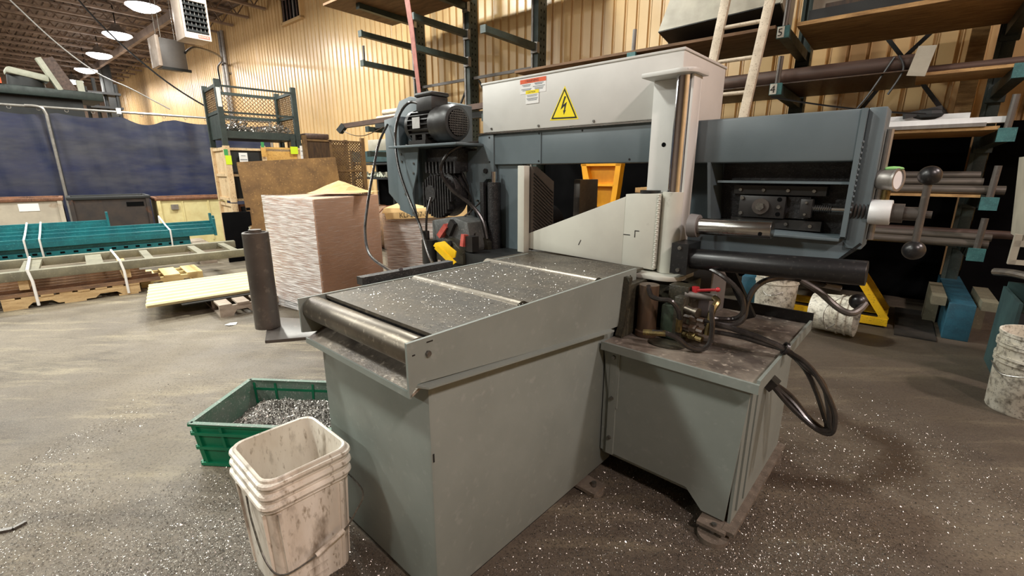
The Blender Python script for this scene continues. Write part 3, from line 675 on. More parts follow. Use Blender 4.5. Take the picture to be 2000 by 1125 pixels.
# crate stack: steel basket with scrap on top of rusty cream crates
def mesh_panel(axis, c, a0, a1, z0, z1, step=0.07, r=0.0045):
    mb = MB(); n = int((a1 - a0 + z1 - z0) / step)
    for k in range(1, n):
        q = k * step
        for sgn in (1, -1):
            if sgn > 0: p = [(a0 + max(0, q - (z1 - z0)), z0 + min(q, z1 - z0)), (a0 + min(q, a1 - a0), z0 + max(0, q - (a1 - a0)))]
            else: p = [(a0 + max(0, q - (z1 - z0)), z1 - min(q, z1 - z0)), (a0 + min(q, a1 - a0), z1 - max(0, q - (a1 - a0)))]
            if abs(p[0][0] - p[1][0]) < 0.01: continue
            P = [(c, a, z) if axis == 'x' else (a, c, z) for a, z in p]
            mb.bar(P[0], P[1], r * 2, r * 2)
    return mb
BX0, BX1, BY0, BY1 = -10.18, -9.25, 2.0, 3.2
t = Thing('mesh_basket', 'dark green mesh-sided steel basket on top of the crates, holding bright scrap', 'basket', RF, (-9.7, 2.6, 1.96))
for i, (x, y) in enumerate(((BX1, BY0), (BX1, BY1), (BX0, BY0), (BX0, BY1))):
    t.part('corner_post', MB().box(x - 0.04, x + 0.04, y - 0.04, y + 0.04, 1.93, 2.98), M['darkgreen'])
for z in (2.87, 2.46):
    for a in (BY0, BY1): t.part('rail', MB().box(BX0 + 0.04, BX1 - 0.04, a - 0.02, a + 0.02, z, z + 0.05), M['darkgreen'])
    for a in (BX0, BX1): t.part('rail', MB().box(a - 0.015, a + 0.015, BY0 + 0.04, BY1 - 0.04, z, z + (0.03 if a == BX1 else 0.05)), M['darkgreen'])
t.part('floor_pan', MB().box(BX0 + 0.02, BX1, BY0 + 0.02, BY1 - 0.02, 2.06, 2.18), M['darkgreen'])
t.part('side_sheet', MB().box(BX0 + 0.04, BX1 - 0.04, BY0 - 0.005, BY0 + 0.005, 2.06, 2.46), M['darkgreen'])
t.part('mesh_side', mesh_panel('y', BY0, BX0 + 0.04, BX1 - 0.04, 2.5, 2.87), M['rustmesh'], kind='stuff')
t.part('mesh_side', mesh_panel('x', BX0, BY0 + 0.04, BY1 - 0.04, 2.2, 2.87), M['rustmesh'], kind='stuff')
t.part('mesh_side', mesh_panel('y', BY1, BX0 + 0.04, BX1 - 0.04, 2.2, 2.87), M['rustmesh'], kind='stuff')
t.part('tag', MB().box(BX1 + 0.042, BX1 + 0.046, 1.97, 2.03, 2.55, 2.85), M['whiteplate'])
sc_ = MB()
for k in range(420):
    x, y = random.uniform(BX0 + 0.1, BX1 - 0.03), random.uniform(BY0 + 0.1, BY1 - 0.08)
    z = 2.18 + random.uniform(0, 0.10 + 0.06 * math.sin(y * 9)); a = random.uniform(0, PI); l = random.uniform(0.02, 0.06)
    sc_.bar((x, y, z), (x + l * math.cos(a), y + l * math.sin(a), z + random.uniform(-0.02, 0.05)), 0.022, 0.02)
solo('metal_scrap', 'bright metal offcuts heaped in the mesh basket', 'scrap', RF, (-9.7, 2.6, 2.18), sc_, M['chip'], kind='stuff', sm=False)

t = Thing('crate', 'rusty cream crate under the mesh basket, ochre panel and tags on its face', 'crate', RF, (-9.7, 2.6, 0.98))
for i, (x, y) in enumerate(((BX1, BY0), (BX1, BY1), (BX0, BY0), (BX0, BY1))):
    t.part('corner_post', MB().box(x - 0.045, x + 0.045, y - 0.045, y + 0.045, 0.98, 1.93), M['creamrust'])
for z in (1.0, 1.42, 1.86):
    t.part('side_rail', MB().box(BX0 + 0.045, BX1 - 0.045, BY0 - 0.03, BY0, z, z + 0.05), M['creamrust'])
    t.part('front_rail', MB().box(BX1 - 0.03, BX1, BY0 + 0.045, BY1 - 0.045, z, z + 0.04), M['creamrust'])
t.part('side_panel', MB().box(BX0 + 0.045, BX1 - 0.045, BY0 + 0.0, BY0 + 0.02, 1.0, 1.9), M['creamrust'])
t.part('front_panel', MB().box(BX1 - 0.05, BX1 - 0.03, BY0 + 0.045, BY0 + 0.6, 1.0, 1.86), M['dark'])
t.part('ochre_panel', MB().box(BX1 - 0.045, BX1 + 0.0, BY0 + 0.62, BY1 - 0.05, 1.0, 1.93), M['ochre'], label='ochre yellow panel')
t.part('divider_post', MB().box(BX1 - 0.03, BX1 + 0.01, BY0 + 0.55, BY0 + 0.62, 1.0, 1.95), M['creamrust'])
t.part('back_panel', MB().box(BX0 - 0.02, BX0, BY0 + 0.045, BY1 - 0.045, 1.0, 1.9), M['brownrim'])
def tag(y, z, w, h, m, x=BX1 + 0.05):
    return MB().box(x, x + 0.004, y, y + w, z, z + h)
t.part('tag', tag(1.96, 1.62, 0.09, 0.15, None), M['limetag'], label='lime tag'); t.part('tag', tag(1.95, 1.77, 0.06, 0.1, None), M['greentag'], label='green tag')
pp = t.part('paper_notice', tag(2.17, 1.56, 0.13, 0.26, None), M['whiteplate'], label='white notice')
t.part('print_line', MB().box(BX1 + 0.055, BX1 + 0.057, 2.18, 2.29, 1.70, 1.712).box(BX1 + 0.055, BX1 + 0.057, 2.18, 2.26, 1.64, 1.645).box(BX1 + 0.055, BX1 + 0.057, 2.2, 2.27, 1.765, 1.775), M['inkgrey'], parent=pp)
t.part('tag', tag(2.53, 1.76, 0.08, 0.16, None), M['ochre'], label='orange tag'); t.part('tag', tag(2.54, 1.92, 0.05, 0.09, None), M['greentag'], label='green tag')
t.part('tag', tag(3.03, 1.82, 0.13, 0.13, None), M['limetag'], label='lime tag'); t.part('tag', tag(3.05, 1.95, 0.08, 0.18, None), M['darkgreen'], label='dark green tag')
pp = t.part('paper_notice', tag(3.2, 1.7, 0.12, 0.27, None), M['whiteplate'], label='white notice')
t.part('print_line', MB().box(BX1 + 0.055, BX1 + 0.057, 3.21, 3.31, 1.87, 1.882).box(BX1 + 0.055, BX1 + 0.057, 3.21, 3.28, 1.80, 1.805), M['inkgrey'], parent=pp)
t = Thing('crate', 'lower rusty cream crate standing on the floor under the tagged crate', 'crate', RF, (-9.7, 2.6, 0))
for i, (x, y) in enumerate(((BX1, BY0), (BX1, BY1), (BX0, BY0), (BX0, BY1))):
    t.part('corner_post', MB().box(x - 0.045, x + 0.045, y - 0.045, y + 0.045, 0, 0.96), M['creamrust'])
for z in (0.1, 0.5, 0.9):
    t.part('side_rail', MB().box(BX0 + 0.045, BX1 - 0.045, BY0 - 0.03, BY0, z, z + 0.05), M['creamrust'])
t.part('side_panel', MB().box(BX0 + 0.045, BX1 - 0.045, BY0, BY0 + 0.02, 0.1, 0.94), M['creamrust'])
t.part('front_panel', MB().box(BX1 - 0.04, BX1 - 0.02, BY0 + 0.045, BY1 - 0.045, 0.1, 0.94), M['brownrim'])

solo('particle_board', 'large stained brown board leaning against the crate stack', 'board', RF, (-8.95, 2.9, 0), MB().hexa([(-8.75, 2.1, 0), (-8.72, 2.1, 0), (-8.72, 3.82, 0), (-8.75, 3.82, 0), (-9.14, 2.1, 1.64), (-9.11, 2.1, 1.66), (-9.11, 3.82, 1.78), (-9.14, 3.82, 1.76)]), M['board'])

# rusty mesh container
t = Thing('mesh_container', 'rust-brown mesh container with a lid block, right of the tagged crates', 'container', RF, (-9.4, 4.1, 0))
X0, X1, Y0, Y1 = -9.95, -9.16, 3.28, 4.42
for i, (x, y) in enumerate(((X1, Y0), (X1, Y1), (X0, Y0), (X0, Y1))):
    t.part('corner_post', MB().box(x - 0.035, x + 0.035, y - 0.035, y + 0.035, 0, 2.16), M['rustmesh'])
for z in (0.9, 1.5, 2.06):
    t.part('rail', MB().box(X1 - 0.02, X1 + 0.02, Y0 + 0.035, Y1 - 0.035, z, z + 0.035), M['rustmesh'])
t.part('mid_post', MB().box(X1 - 0.02, X1 + 0.02, Y0 + 0.46, Y0 + 0.51, 0.9, 2.1), M['rustmesh'])
t.part('mesh_side', mesh_panel('x', X1, Y0 + 0.52, Y1 - 0.04, 0.9, 2.06, step=0.055, r=0.008), M['rustmesh'], kind='stuff')
t.part('plate', MB().box(X1 - 0.02, X1 + 0.0, Y0 + 0.04, Y0 + 0.46, 0.95, 2.06), M['ironbrown'])
t.part('back_sheet', MB().box(X0, X0 + 0.02, Y0, Y1, 0.1, 2.06), M['board'])
t.part('base', MB().box(X0, X1, Y0, Y1, 0.05, 0.95), M['dark'])
sc_ = MB()
for k in range(160):
    x, y = random.uniform(X0 + 0.1, X1 - 0.05), random.uniform(Y0 + 0.05, Y1 - 0.05); a = random.uniform(0, PI)
    sc_.bar((x, y, 0.98), (x + 0.05 * math.cos(a), y + 0.05 * math.sin(a), 1.0 + random.uniform(0, 0.22)), 0.03, 0.02)
solo('metal_scrap', 'shiny scrap pieces filling the rusty mesh container', 'scrap', RF, (-9.4, 4.1, 0.95), sc_, M['chip'], kind='stuff', sm=False)
solo('lid_block', 'dark grey block lying on the rusty mesh container rim', 'block', RF, (-9.3, 3.6, 2.1), MB().box(-9.6, -9.14, 3.3, 3.75, 2.1, 2.2), M['pipe'], bv=0.02)

# dark work shelf behind the saw
t = Thing('steel_shelf', 'dark shelf unit with clutter behind the belt guard', 'shelf', WF, (-9.7, 6.7, 0))
for x in (-10.3, -8.7):
    for y in (6.4, 7.1): t.part('leg', MB().box(x - 0.03, x + 0.03, y - 0.03, y + 0.03, 0, 2.0), M['dark'])
for z in (0.6, 1.33, 1.66): t.part('shelf_board', MB().box(-10.33, -8.67, 6.37, 7.13, z, z + 0.04), M['dark'])
t.part('back_sheet', MB().box(-10.3, -8.7, 7.1, 7.12, 0.1, 1.9), M['vdark'])
t.part('top_bin', MB().box(-10.33, -8.67, 6.38, 7.1, 1.72, 1.96), M['bluegreen'])
solo('steel_box', 'pale grey open box on the dark shelf top', 'box', WF, (-9.3, 6.7, 1.96), MB().box(-9.75, -8.75, 6.5, 6.9, 1.97, 2.22), M['sheetgrey'], bv=0.01)
cl = MB()
for k in range(60):
    x, y = random.uniform(-10.25, -8.8), random.uniform(6.4, 6.7); a = random.uniform(0, PI); l = random.uniform(0.06, 0.16)
    cl.bar((x, y, 1.38), (x + l * math.cos(a), y + 0.3 * l * math.sin(a), 1.4 + random.uniform(0, 0.1)), 0.04, 0.03)
solo('shelf_clutter', 'pale scraps heaped on the middle dark shelf', 'scrap', WF, (-9.6, 6.5, 1.37), cl, M['hood'], kind='stuff', sm=False)
t = Thing('rusty_drum', 'rusty orange drum lying on the floor behind the wrapped carton', 'drum', WF, (-8.0, 5.6, 0))
t.part('shell', MB().cyl((-8.28, 5.5, 0.42), (-7.3, 5.5, 0.42), 0.42, n=24), M['rust']); t.part('ring', MB().ring((-8.0, 5.5, 0.42), (-7.96, 5.5, 0.42), 0.44, 0.41), M['brownrim']); t.part('ring', MB().ring((-7.65, 5.5, 0.42), (-7.61, 5.5, 0.42), 0.44, 0.41), M['brownrim'])

# wrapped cartons (corners measured on the ground)
def carton(name, lab, A, B, D, z1, film=True, grp=None):
    A, B, D = Vector(A), Vector(B), Vector(D); C_ = B + (D - A)
    q = [A, B, C_, D]; c = (A + C_) / 2
    t = Thing(name, lab, 'carton', CF, (c.x, c.y, 0), grp)
    sk = pallet_skid(t, q)
    t.part('box', MB().hexa([(p.x, p.y, 0.09) for p in q] + [(p.x, p.y, z1) for p in q]), M['carton'], bv=0.012)
    if film:
        def ex(p, e): return c + (p - c) * e
        t.part('stretch_film', MB().hexa([(ex(p, 1.02).x, ex(p, 1.02).y, 0.04) for p in q] + [(ex(p, 1.015).x, ex(p, 1.015).y, z1 + 0.012) for p in q]), M['film'], bv=0.02)
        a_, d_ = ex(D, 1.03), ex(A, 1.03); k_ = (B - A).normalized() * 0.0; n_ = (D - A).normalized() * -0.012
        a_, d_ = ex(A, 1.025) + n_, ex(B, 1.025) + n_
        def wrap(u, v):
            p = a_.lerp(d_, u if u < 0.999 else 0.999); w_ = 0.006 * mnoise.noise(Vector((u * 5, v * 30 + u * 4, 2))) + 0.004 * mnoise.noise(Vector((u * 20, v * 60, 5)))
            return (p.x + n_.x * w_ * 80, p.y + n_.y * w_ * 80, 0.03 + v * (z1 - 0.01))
        t.part('film_sheen_face', MB().grid(wrap, 24, 70), M['film_sheen'], label='cloudy film on the left face, lamp reflections put into its colour')
        for i, p in enumerate(q[:2]):
            t.part('film_fold', MB().tube([(ex(p, 1.022).x, ex(p, 1.022).y, z1), (ex(p, 1.03).x + 0.01, ex(p, 1.02).y, z1 * 0.6), (ex(p, 1.022).x, ex(p, 1.02).y, 0.1)], 0.008, n=6), M['film'])
    return t
def pallet_skid(t, q):
    for k in (0.08, 0.5, 0.92):
        a = q[0].lerp(q[1], k); b2 = q[3].lerp(q[2], k)
        t.part('skid_runner', MB().bar((a.x, a.y, 0.045), (b2.x, b2.y, 0.045), 0.09, 0.09), M['woodgrey'])
carton('wrapped_carton', 'tall brown carton in clear stretch film behind the roller post', (-2.70, 5.05, 0), (-1.944, 4.538, 0), (-2.34, 6.02, 0), 1.24)
carton('wrapped_carton', 'second film-wrapped carton half hidden behind the saw motor', (-1.60, 5.75, 0), (-0.55, 5.55, 0), (-1.45, 6.55, 0), 0.98)
def crumple(u, v):
    a, b2, c, d = Vector((-2.22, 5.02, 0)), Vector((-1.70, 5.10, 0)), Vector((-1.60, 5.62, 0)), Vector((-2.28, 5.66, 0))
    p = a.lerp(b2, u).lerp(d.lerp(c, u), v) + Vector((0.05 * mnoise.noise(Vector((u * 3, v * 3, 1))), 0.05 * mnoise.noise(Vector((u * 3, v * 3, 7))), 0))
    e = min(1, 3.0 * min(u, 1 - u, v, 1 - v))
    z = 1.262 + 0.13 * e * max(0, 1 - abs(u - 0.45) * 1.5) * max(0.2, 1 - abs(v - 0.4) * 1.3) + 0.035 * e * abs(mnoise.noise(Vector((u * 4, v * 4, 3)))) + 0.012
    return (p.x, p.y, z)
solo('kraft_paper', 'crumpled kraft paper lying on top of the tall wrapped carton', 'paper', CF, (-1.95, 5.35, 1.26), MB().grid(crumple, 7, 7), M['kraft'], sm=False)
t = Thing('kraft_flap', 'marked kraft paper folded over the second carton edge', 'paper', CF, (-1.1, 5.6, 1.0))
t.part('sheet', MB().hexa([(-1.62, 5.72, 1.0), (-0.56, 5.5, 1.0), (-0.5, 5.9, 1.0), (-1.5, 6.1, 1.0), (-1.6, 5.75, 1.06), (-0.56, 5.53, 1.08), (-0.5, 5.9, 1.12), (-1.5, 6.1, 1.1)]), M['kraft'], sm=False)
fl_ = t.part('flap', MB().hexa([(-1.55, 5.66, 0.93), (-0.5, 5.46, 0.99), (-0.5, 5.47, 0.99), (-1.55, 5.67, 0.93), (-1.58, 5.69, 1.0), (-0.52, 5.49, 1.1), (-0.52, 5.5, 1.1), (-1.58, 5.7, 1.0)]), M['kraft'], sm=False)
u_ = Vector((1.05, -0.2, 0.065)).normalized()
t.part('lettering', text_mb('KLI-2007-5  2.N', 0.085, (-1.38, 5.625, 0.955), u_, (0, 0, 1), narrow=0.95), M['ink'], parent=fl_, sm=False)

# ================================================================== THE BAND SAW (machine frame: x along the saw beam to the right, y along the feed)
S = Thing('band_saw', 'large grey double-frame metal band saw with pale electrical cover and infeed roller table', 'saw', MF, (-1.4, 1.4, 0))
P = S.part
def bolts(parent, pts, d, r=0.009, m='bolt', h=0.008):
    for p in pts: P('bolt', MB().bolt(p, d, r, h), M[m], parent=parent)
FY = (0, -1, 0); FX = (1, 0, 0); UP = (0, 0, 1)

# --- base cabinet under the infeed table
cab = P('base_cabinet', MB().box(-1.75, -1.042, 0.765, 1.92, 0.035, 0.87), M['grey'], bv=0.012)
P('plinth', MB().box(-1.73, -1.07, 0.80, 1.90, 0.0, 0.036), M['black'], parent=cab)
P('floor_lug', MB().box(-1.06, -0.95, 1.62, 1.72, 0.012, 0.028), M['foot'], parent=cab); P('levelling_foot', MB().cyl((-0.985, 1.67, 0), (-0.985, 1.67, 0.012), 0.05), M['foot'], parent=cab)
P('levelling_bolt', MB().cyl((-0.985, 1.67, 0.012), (-0.985, 1.67, 0.05), 0.012, n=8), M['bolt'], parent=cab)
P('scratch_mark', MB().box(-1.0419, -1.0410, 0.772, 0.777, 0.60, 0.63), M['ink'], parent=cab)

# --- infeed table
tab = P('infeed_table', MB().box(-1.715, -1.03, 0.79, 1.185, 1.018, 1.03).box(-1.715, -1.03, 1.245, 1.70, 1.018, 1.03).box(-1.77, -1.03, 1.765, 2.12, 1.018, 1.03), M['table'])
P('side_panel', MB().prism([(0.684, 0.868), (0.684, 1.034), (2.03, 1.042), (2.03, 0.775), (1.80, 0.785), (0.715, 0.902)], 'x', -1.03, -1.02), M['grey'], parent=tab)
P('side_lip', MB().hexa([(-1.03, 0.70, 0.893), (-0.995, 0.735, 0.885), (-0.995, 1.80, 0.780), (-1.03, 1.80, 0.786), (-1.03, 0.70, 0.899), (-0.995, 0.735, 0.891), (-0.995, 1.80, 0.786), (-1.03, 1.80, 0.792)]), M['grey'], parent=tab)
P('side_panel', MB().prism([(0.684, 0.90), (0.684, 1.034), (2.03, 1.034), (2.03, 0.78), (0.80, 0.88)], 'x', -1.725, -1.715), M['grey'], parent=tab)
P('front_lip', MB().hexa([(-1.715, 0.70, 0.862), (-1.03, 0.70, 0.862), (-1.03, 0.79, 0.905), (-1.715, 0.79, 0.905), (-1.715, 0.70, 0.872), (-1.03, 0.70, 0.872), (-1.03, 0.79, 0.915), (-1.715, 0.79, 0.915)]), M['tray'], parent=tab)
P('front_edge', MB().box(-1.715, -1.035, 0.694, 0.70, 0.855, 0.876), M['grey'], parent=tab)
P('cross_plate', MB().box(-1.715, -1.03, 0.80, 0.81, 0.87, 1.018), M['dirtyblack'], parent=tab)
inr = P('infeed_roller', MB().cyl((-1.708, 0.737, 0.988), (-1.04, 0.737, 0.988), 0.046, n=32), M['roller'], parent=tab, bv=0.003)
for y in (1.215, 1.733):
    P('table_roller', MB().cyl((-1.70 if y < 1.5 else -1.76, y, 0.998), (-1.055, y, 0.998), 0.042, n=32), M['roller'], parent=tab)
bolts(tab, [(-1.02, 0.755, 0.985)], FX, 0.011)
P('scratch_mark', MB().box(-1.0199, -1.0192, 0.752, 0.775, 1.018, 1.022), M['ink'], parent=tab); P('scratch_mark', MB().box(-1.0199, -1.0192, 0.70, 0.71, 0.992, 0.996), M['ink'], parent=tab)
P('left_rail', MB().box(-1.82, -1.775, 0.985, 1.50, 1.02, 1.055), M['dirtyblack'], parent=tab, label='black guide rail along the left table edge')
P('rail_bracket', MB().box(-1.79, -1.70, 1.35, 1.42, 0.98, 1.02), M['black'], parent=tab); P('rail_bracket', MB().box(-1.79, -1.70, 1.02, 1.06, 0.98, 1.02), M['black'], parent=tab)
# loose chips on the table
ch = MB()
for k in range(4600):
    x = random.uniform(-1.70, -1.04); y = 0.8 + (random.random() ** 0.8) * 1.28; a = random.uniform(0, PI)
    l = random.uniform(0.0010, 0.0026) * (1.5 if random.random() < 0.08 else 1)
    u = Vector((math.cos(a), math.sin(a), random.uniform(-0.3, 0.3))) * l; w = Vector((-math.sin(a), math.cos(a), random.uniform(-0.5, 0.5))) * l * 0.5
    c = Vector((x, y, 1.0335))
    ch.add([c - u - w, c + u - w, c + u + w, c - u + w], [(0, 1, 2, 3)])
solo('table_chips', 'bright metal chips sprinkled over the infeed table', 'chips', MF, (-1.4, 1.4, 1.03), ch, M['chip'], kind='stuff', sm=False)

P('oil_streak', MB().prism([(1.90, 0.815), (1.985, 0.80), (1.99, 1.0), (1.965, 1.02), (1.955, 0.96), (1.925, 0.94), (1.91, 0.90), (1.93, 0.86)], 'x', -1.0198, -1.0185), M['oily'], parent=tab)
# --- vertical guide roller on its bracket
arm_ = P('roller_bracket', MB().hexa([(-1.80, 0.575, 0.862), (-1.66, 0.79, 0.862), (-1.74, 0.94, 0.862), (-2.10, 0.70, 0.862), (-1.80, 0.575, 0.876), (-1.66, 0.79, 0.876), (-1.74, 0.94, 0.876), (-2.10, 0.70, 0.876)]), M['post'], bv=0.003, label='flat steel bracket holding the guide roller')
gr = P('guide_roller', MB().lathe([(0.0, 0.0), (0.0475, 0.0), (0.0475, 0.389), (0.045, 0.392), (0.038, 0.392), (0.036, 0.38), (0.024, 0.38), (0.023, 0.402), (0.0, 0.402)], (-1.955, 0.645, 0.878), n=32), M['post'], label='dark vertical guide roller')

# --- coolant tank and tray on the right
tank = P('coolant_tank', MB().prism([(-1.035, 0.15), (-0.60, 0.15), (-0.525, 0.07), (-0.43, 0.07), (-0.395, 0.70), (-1.035, 0.70)], 'y', 1.80, 1.812).prism([(1.812, 0.05), (2.60, 0.05), (2.60, 0.70), (1.812, 0.70)], 'x', -0.42, -0.408).box(-1.03, -0.43, 2.58, 2.6, 0.1, 0.7).box(-1.03, -0.43, 1.812, 2.58, 0.13, 0.142), M['grey'])
P('side_trim', MB().box(-0.408, -0.400, 1.86, 1.872, 0.10, 0.68), M['grey'], parent=tank); P('side_trim', MB().box(-0.408, -0.402, 1.96, 1.97, 0.10, 0.68), M['grey'], parent=tank)
P('gusset', MB().hexa([(-1.04, 1.79, 0.70), (-0.955, 1.79, 0.70), (-0.955, 1.80, 0.70), (-1.04, 1.80, 0.70), (-1.0, 1.79, 0.45), (-0.955, 1.79, 0.40), (-0.955, 1.80, 0.40), (-1.0, 1.80, 0.45)]), M['grey'], parent=tank)
P('seam_flange', MB().box(-1.0, -0.962, 1.788, 1.80, 0.15, 0.69), M['grey'], parent=tank)
bolts(tank, [(-0.982, 1.788, 0.66), (-0.982, 1.788, 0.45), (-0.982, 1.788, 0.24)], FY, 0.012)
P('side_skid', MB().bar((-0.40, 1.76, 0.052), (-0.40, 2.62, 0.052), 0.05, 0.02), M['foot'], parent=tank)
for x, y in ((-0.455, 1.76), (-0.43, 2.53)):
    f = P('levelling_foot', MB().cyl((x, y, 0), (x, y, 0.022), 0.062, n=24), M['foot'], parent=tank)
    P('foot_plate', MB().box(x - 0.065, x + 0.05, y - 0.02, y + 0.07, 0.045, 0.06), M['foot'], parent=tank); P('levelling_bolt', MB().cyl((x, y, 0.02), (x, y, 0.07), 0.011, n=8), M['bolt'], parent=tank)
tray = P('coolant_tray', MB().box(-1.03, -0.37, 1.76, 2.71, 0.716, 0.732), M['tray'])
P('tray_rim', MB().box(-1.03, -0.36, 1.745, 1.757, 0.70, 0.738), M['grey'], parent=tray)
P('tray_rim', MB().box(-0.372, -0.36, 1.757, 2.71, 0.70, 0.752), M['grey'], parent=tray)
P('tray_rim', MB().box(-1.03, -0.36, 2.71, 2.722, 0.70, 0.79), M['black'], parent=tray)
P('hose_port', MB().bar((-0.40, 2.1, 0.62), (-0.372, 2.1, 0.60), 0.06, 0.05), M['rubber'], parent=tank)

# --- pivot pedestal on the tray
ped = P('pivot_pedestal', MB().box(-1.04, -0.985, 1.90, 2.25, 0.732, 0.985).box(-0.985, -0.80, 2.12, 2.30, 0.732, 0.985), M['oily'], bv=0.006)
P('pedestal_flange', MB().prism([(1.86, 0.732), (1.90, 0.732), (1.93, 1.02), (1.905, 1.02), (1.88, 0.80), (1.855, 0.745)], 'x', -1.02, -0.99), M['oily'], parent=ped)
P('pedestal_tube', MB().lathe([(0, 0), (0.052, 0), (0.052, 0.025), (0.046, 0.03), (0.046, 0.25), (0, 0.25)], (-0.925, 1.98, 0.735)), M['ironbrown'], parent=ped, label='brown oily upright tube')
P('valve_block', MB().box(-0.865, -0.765, 1.99, 2.10, 0.735, 0.90), M['oilyg'], parent=ped, bv=0.012, label='oily green hydraulic block')
P('upper_block', MB().box(-0.86, -0.765, 2.05, 2.16, 0.90, 0.985), M['oily'], parent=ped, bv=0.004)
P('oil_pad', MB().sphere((-0.80, 1.93, 0.736), 0.085, sc=(1, 0.7, 0.09)), M['oily'], parent=ped)
def ell(cx, cy, r, a0, a1, n=14): return [(cx + r * math.cos(math.radians(a0 + (a1 - a0) * i / n)), cy + r * math.sin(math.radians(a0 + (a1 - a0) * i / n))) for i in range(n + 1)]
P('pivot_plate', MB().prism([(-1.13, 2.30), (-1.13, 2.10), (-1.10, 2.06)] + ell(-0.935, 2.17, 0.10, 255, 380) + [(-0.84, 2.30)], 'z', 0.985, 1.008), M['creamd'], parent=ped, bv=0.004, label='pale rounded pivot plate')
# valves and fittings
vb = P('valve_manifold', MB().box(-0.80, -0.755, 1.98, 2.04, 0.76, 0.95), M['oily'], bv=0.005)
P('valve_body', MB().cyl((-0.785, 2.06, 0.948), (-0.655, 2.10, 0.945), 0.017, n=12), M['galv'], parent=vb)
P('valve_elbow', MB().tube([(-0.66, 2.09, 0.945), (-0.635, 2.05, 0.94), (-0.64, 2.01, 0.90), (-0.643, 1.99, 0.80)], 0.015), M['brass'], parent=vb)
P('valve_lever', MB().tube([(-0.745, 2.08, 0.966), (-0.72, 2.07, 0.975), (-0.64, 2.05, 0.995)], 0.007, n=6), M['redvalve'], parent=vb, label='red valve lever')
P('lever_knob', MB().sphere((-0.638, 2.05, 0.996), 0.011, 10, 8), M['redvalve'], parent=vb); P('lever_hub', MB().cyl((-0.745, 2.08, 0.95), (-0.745, 2.08, 0.985), 0.017, n=10), M['redvalve'], parent=vb)
P('bleed_screw', MB().cyl((-0.76, 2.0, 0.90), (-0.70, 1.98, 0.895), 0.016, n=12).cyl((-0.70, 1.98, 0.895), (-0.685, 1.975, 0.895), 0.022, n=12), M['roller'], parent=vb)
for z in (0.865, 0.815, 0.78):
    P('fitting', MB().cyl((-0.76, 2.0, z), (-0.66, 1.985, z - 0.005), 0.014, n=8).cyl((-0.72, 1.995, z), (-0.69, 1.99, z), 0.02, n=6), M['brass'] if z < 0.8 else M['ironbrown'], parent=vb)
def hose(name, pts, r, m='rubber', label=None):
    return P(name, MB().tube(pts, r), M[m], label=label)
hose('hydraulic_hose', [(-0.916, 1.950, 0.985), (-0.884, 1.920, 0.949), (-0.839, 1.915, 0.942), (-0.791, 1.915, 0.944), (-0.764, 1.935, 0.907), (-0.754, 1.945, 0.854), (-0.763, 1.960, 0.775)], 0.011)
hose('hydraulic_hose', [(-0.863, 1.840, 0.800), (-0.777, 1.860, 0.810), (-0.726, 1.880, 0.790), (-0.686, 1.900, 0.758), (-0.640, 1.930, 0.750), (-0.615, 1.950, 0.780), (-0.618, 1.970, 0.845), (-0.631, 1.980, 0.909), (-0.64, 2.0, 0.93)], 0.0115)
P('fitting', MB().cyl((-0.87, 1.838, 0.798), (-0.775, 1.86, 0.809), 0.014, n=8), M['brass']); P('fitting', MB().cyl((-0.754, 1.945, 0.86), (-0.757, 1.95, 0.80), 0.015, n=8), M['brass'])
hose('hydraulic_hose', [(-0.833, 2.20, 1.049), (-0.742, 2.15, 1.068), (-0.643, 2.10, 1.051), (-0.573, 2.10, 1.000), (-0.541, 2.10, 0.947), (-0.543, 2.10, 0.888), (-0.589, 2.10, 0.857), (-0.66, 2.03, 0.865)], 0.011)
hose('hydraulic_hose', [(-0.66, 2.03, 0.845), (-0.570, 2.08, 0.842), (-0.533, 2.10, 0.874), (-0.530, 2.12, 0.945), (-0.514, 2.15, 1.007), (-0.480, 2.20, 1.040), (-0.422, 2.30, 1.040), (-0.350, 2.35, 1.026), (-0.291, 2.38, 1.014)], 0.0125)
P('fitting', MB().cyl((-0.30, 2.377, 1.015), (-0.235, 2.40, 1.005), 0.013, n=8), M['galv'])
for off in (0.0, 0.016):
    hose('coolant_hose', [(-0.66, 1.99, 0.864 - off), (-0.530, 2.02 + off, 0.838), (-0.435, 2.05 + off, 0.812), (-0.351, 2.08 + off, 0.778), (-0.275, 2.10, 0.736 - off), (-0.211, 2.10 + off, 0.666), (-0.158 - off, 2.10, 0.571), (-0.145 - off, 2.10, 0.507), (-0.156, 2.10, 0.462 + off), (-0.210, 2.10, 0.468), (-0.303, 2.10 + off, 0.528 + off), (-0.392, 2.10, 0.610)], 0.0105)
hose('coolant_hose', [(-0.66, 2.0, 0.815), (-0.528, 2.02, 0.815), (-0.433, 2.05, 0.797), (-0.351, 2.085, 0.774), (-0.284, 2.12, 0.710), (-0.235, 2.14, 0.622), (-0.190, 2.14, 0.522), (-0.172, 2.14, 0.475), (-0.178, 2.14, 0.452), (-0.237, 2.14, 0.484), (-0.315, 2.14, 0.560), (-0.392, 2.12, 0.610)], 0.0105)
P('hose_tie', MB().ring((-0.36, 2.085, 0.786), (-0.35, 2.09, 0.782), 0.028, 0.022, 12), M['black'])
ck = P('crank_handle', MB().tube([(-0.372, 2.30, 1.036), (-0.299, 2.30, 0.998), (-0.227, 2.30, 0.943), (-0.180, 2.30, 0.926), (-0.154, 2.33, 0.940), (-0.140, 2.36, 0.965)], 0.014, n=10), M['post'])
P('knob', MB().sphere((-0.165, 2.37, 0.965), 0.034), M['black'], parent=ck)

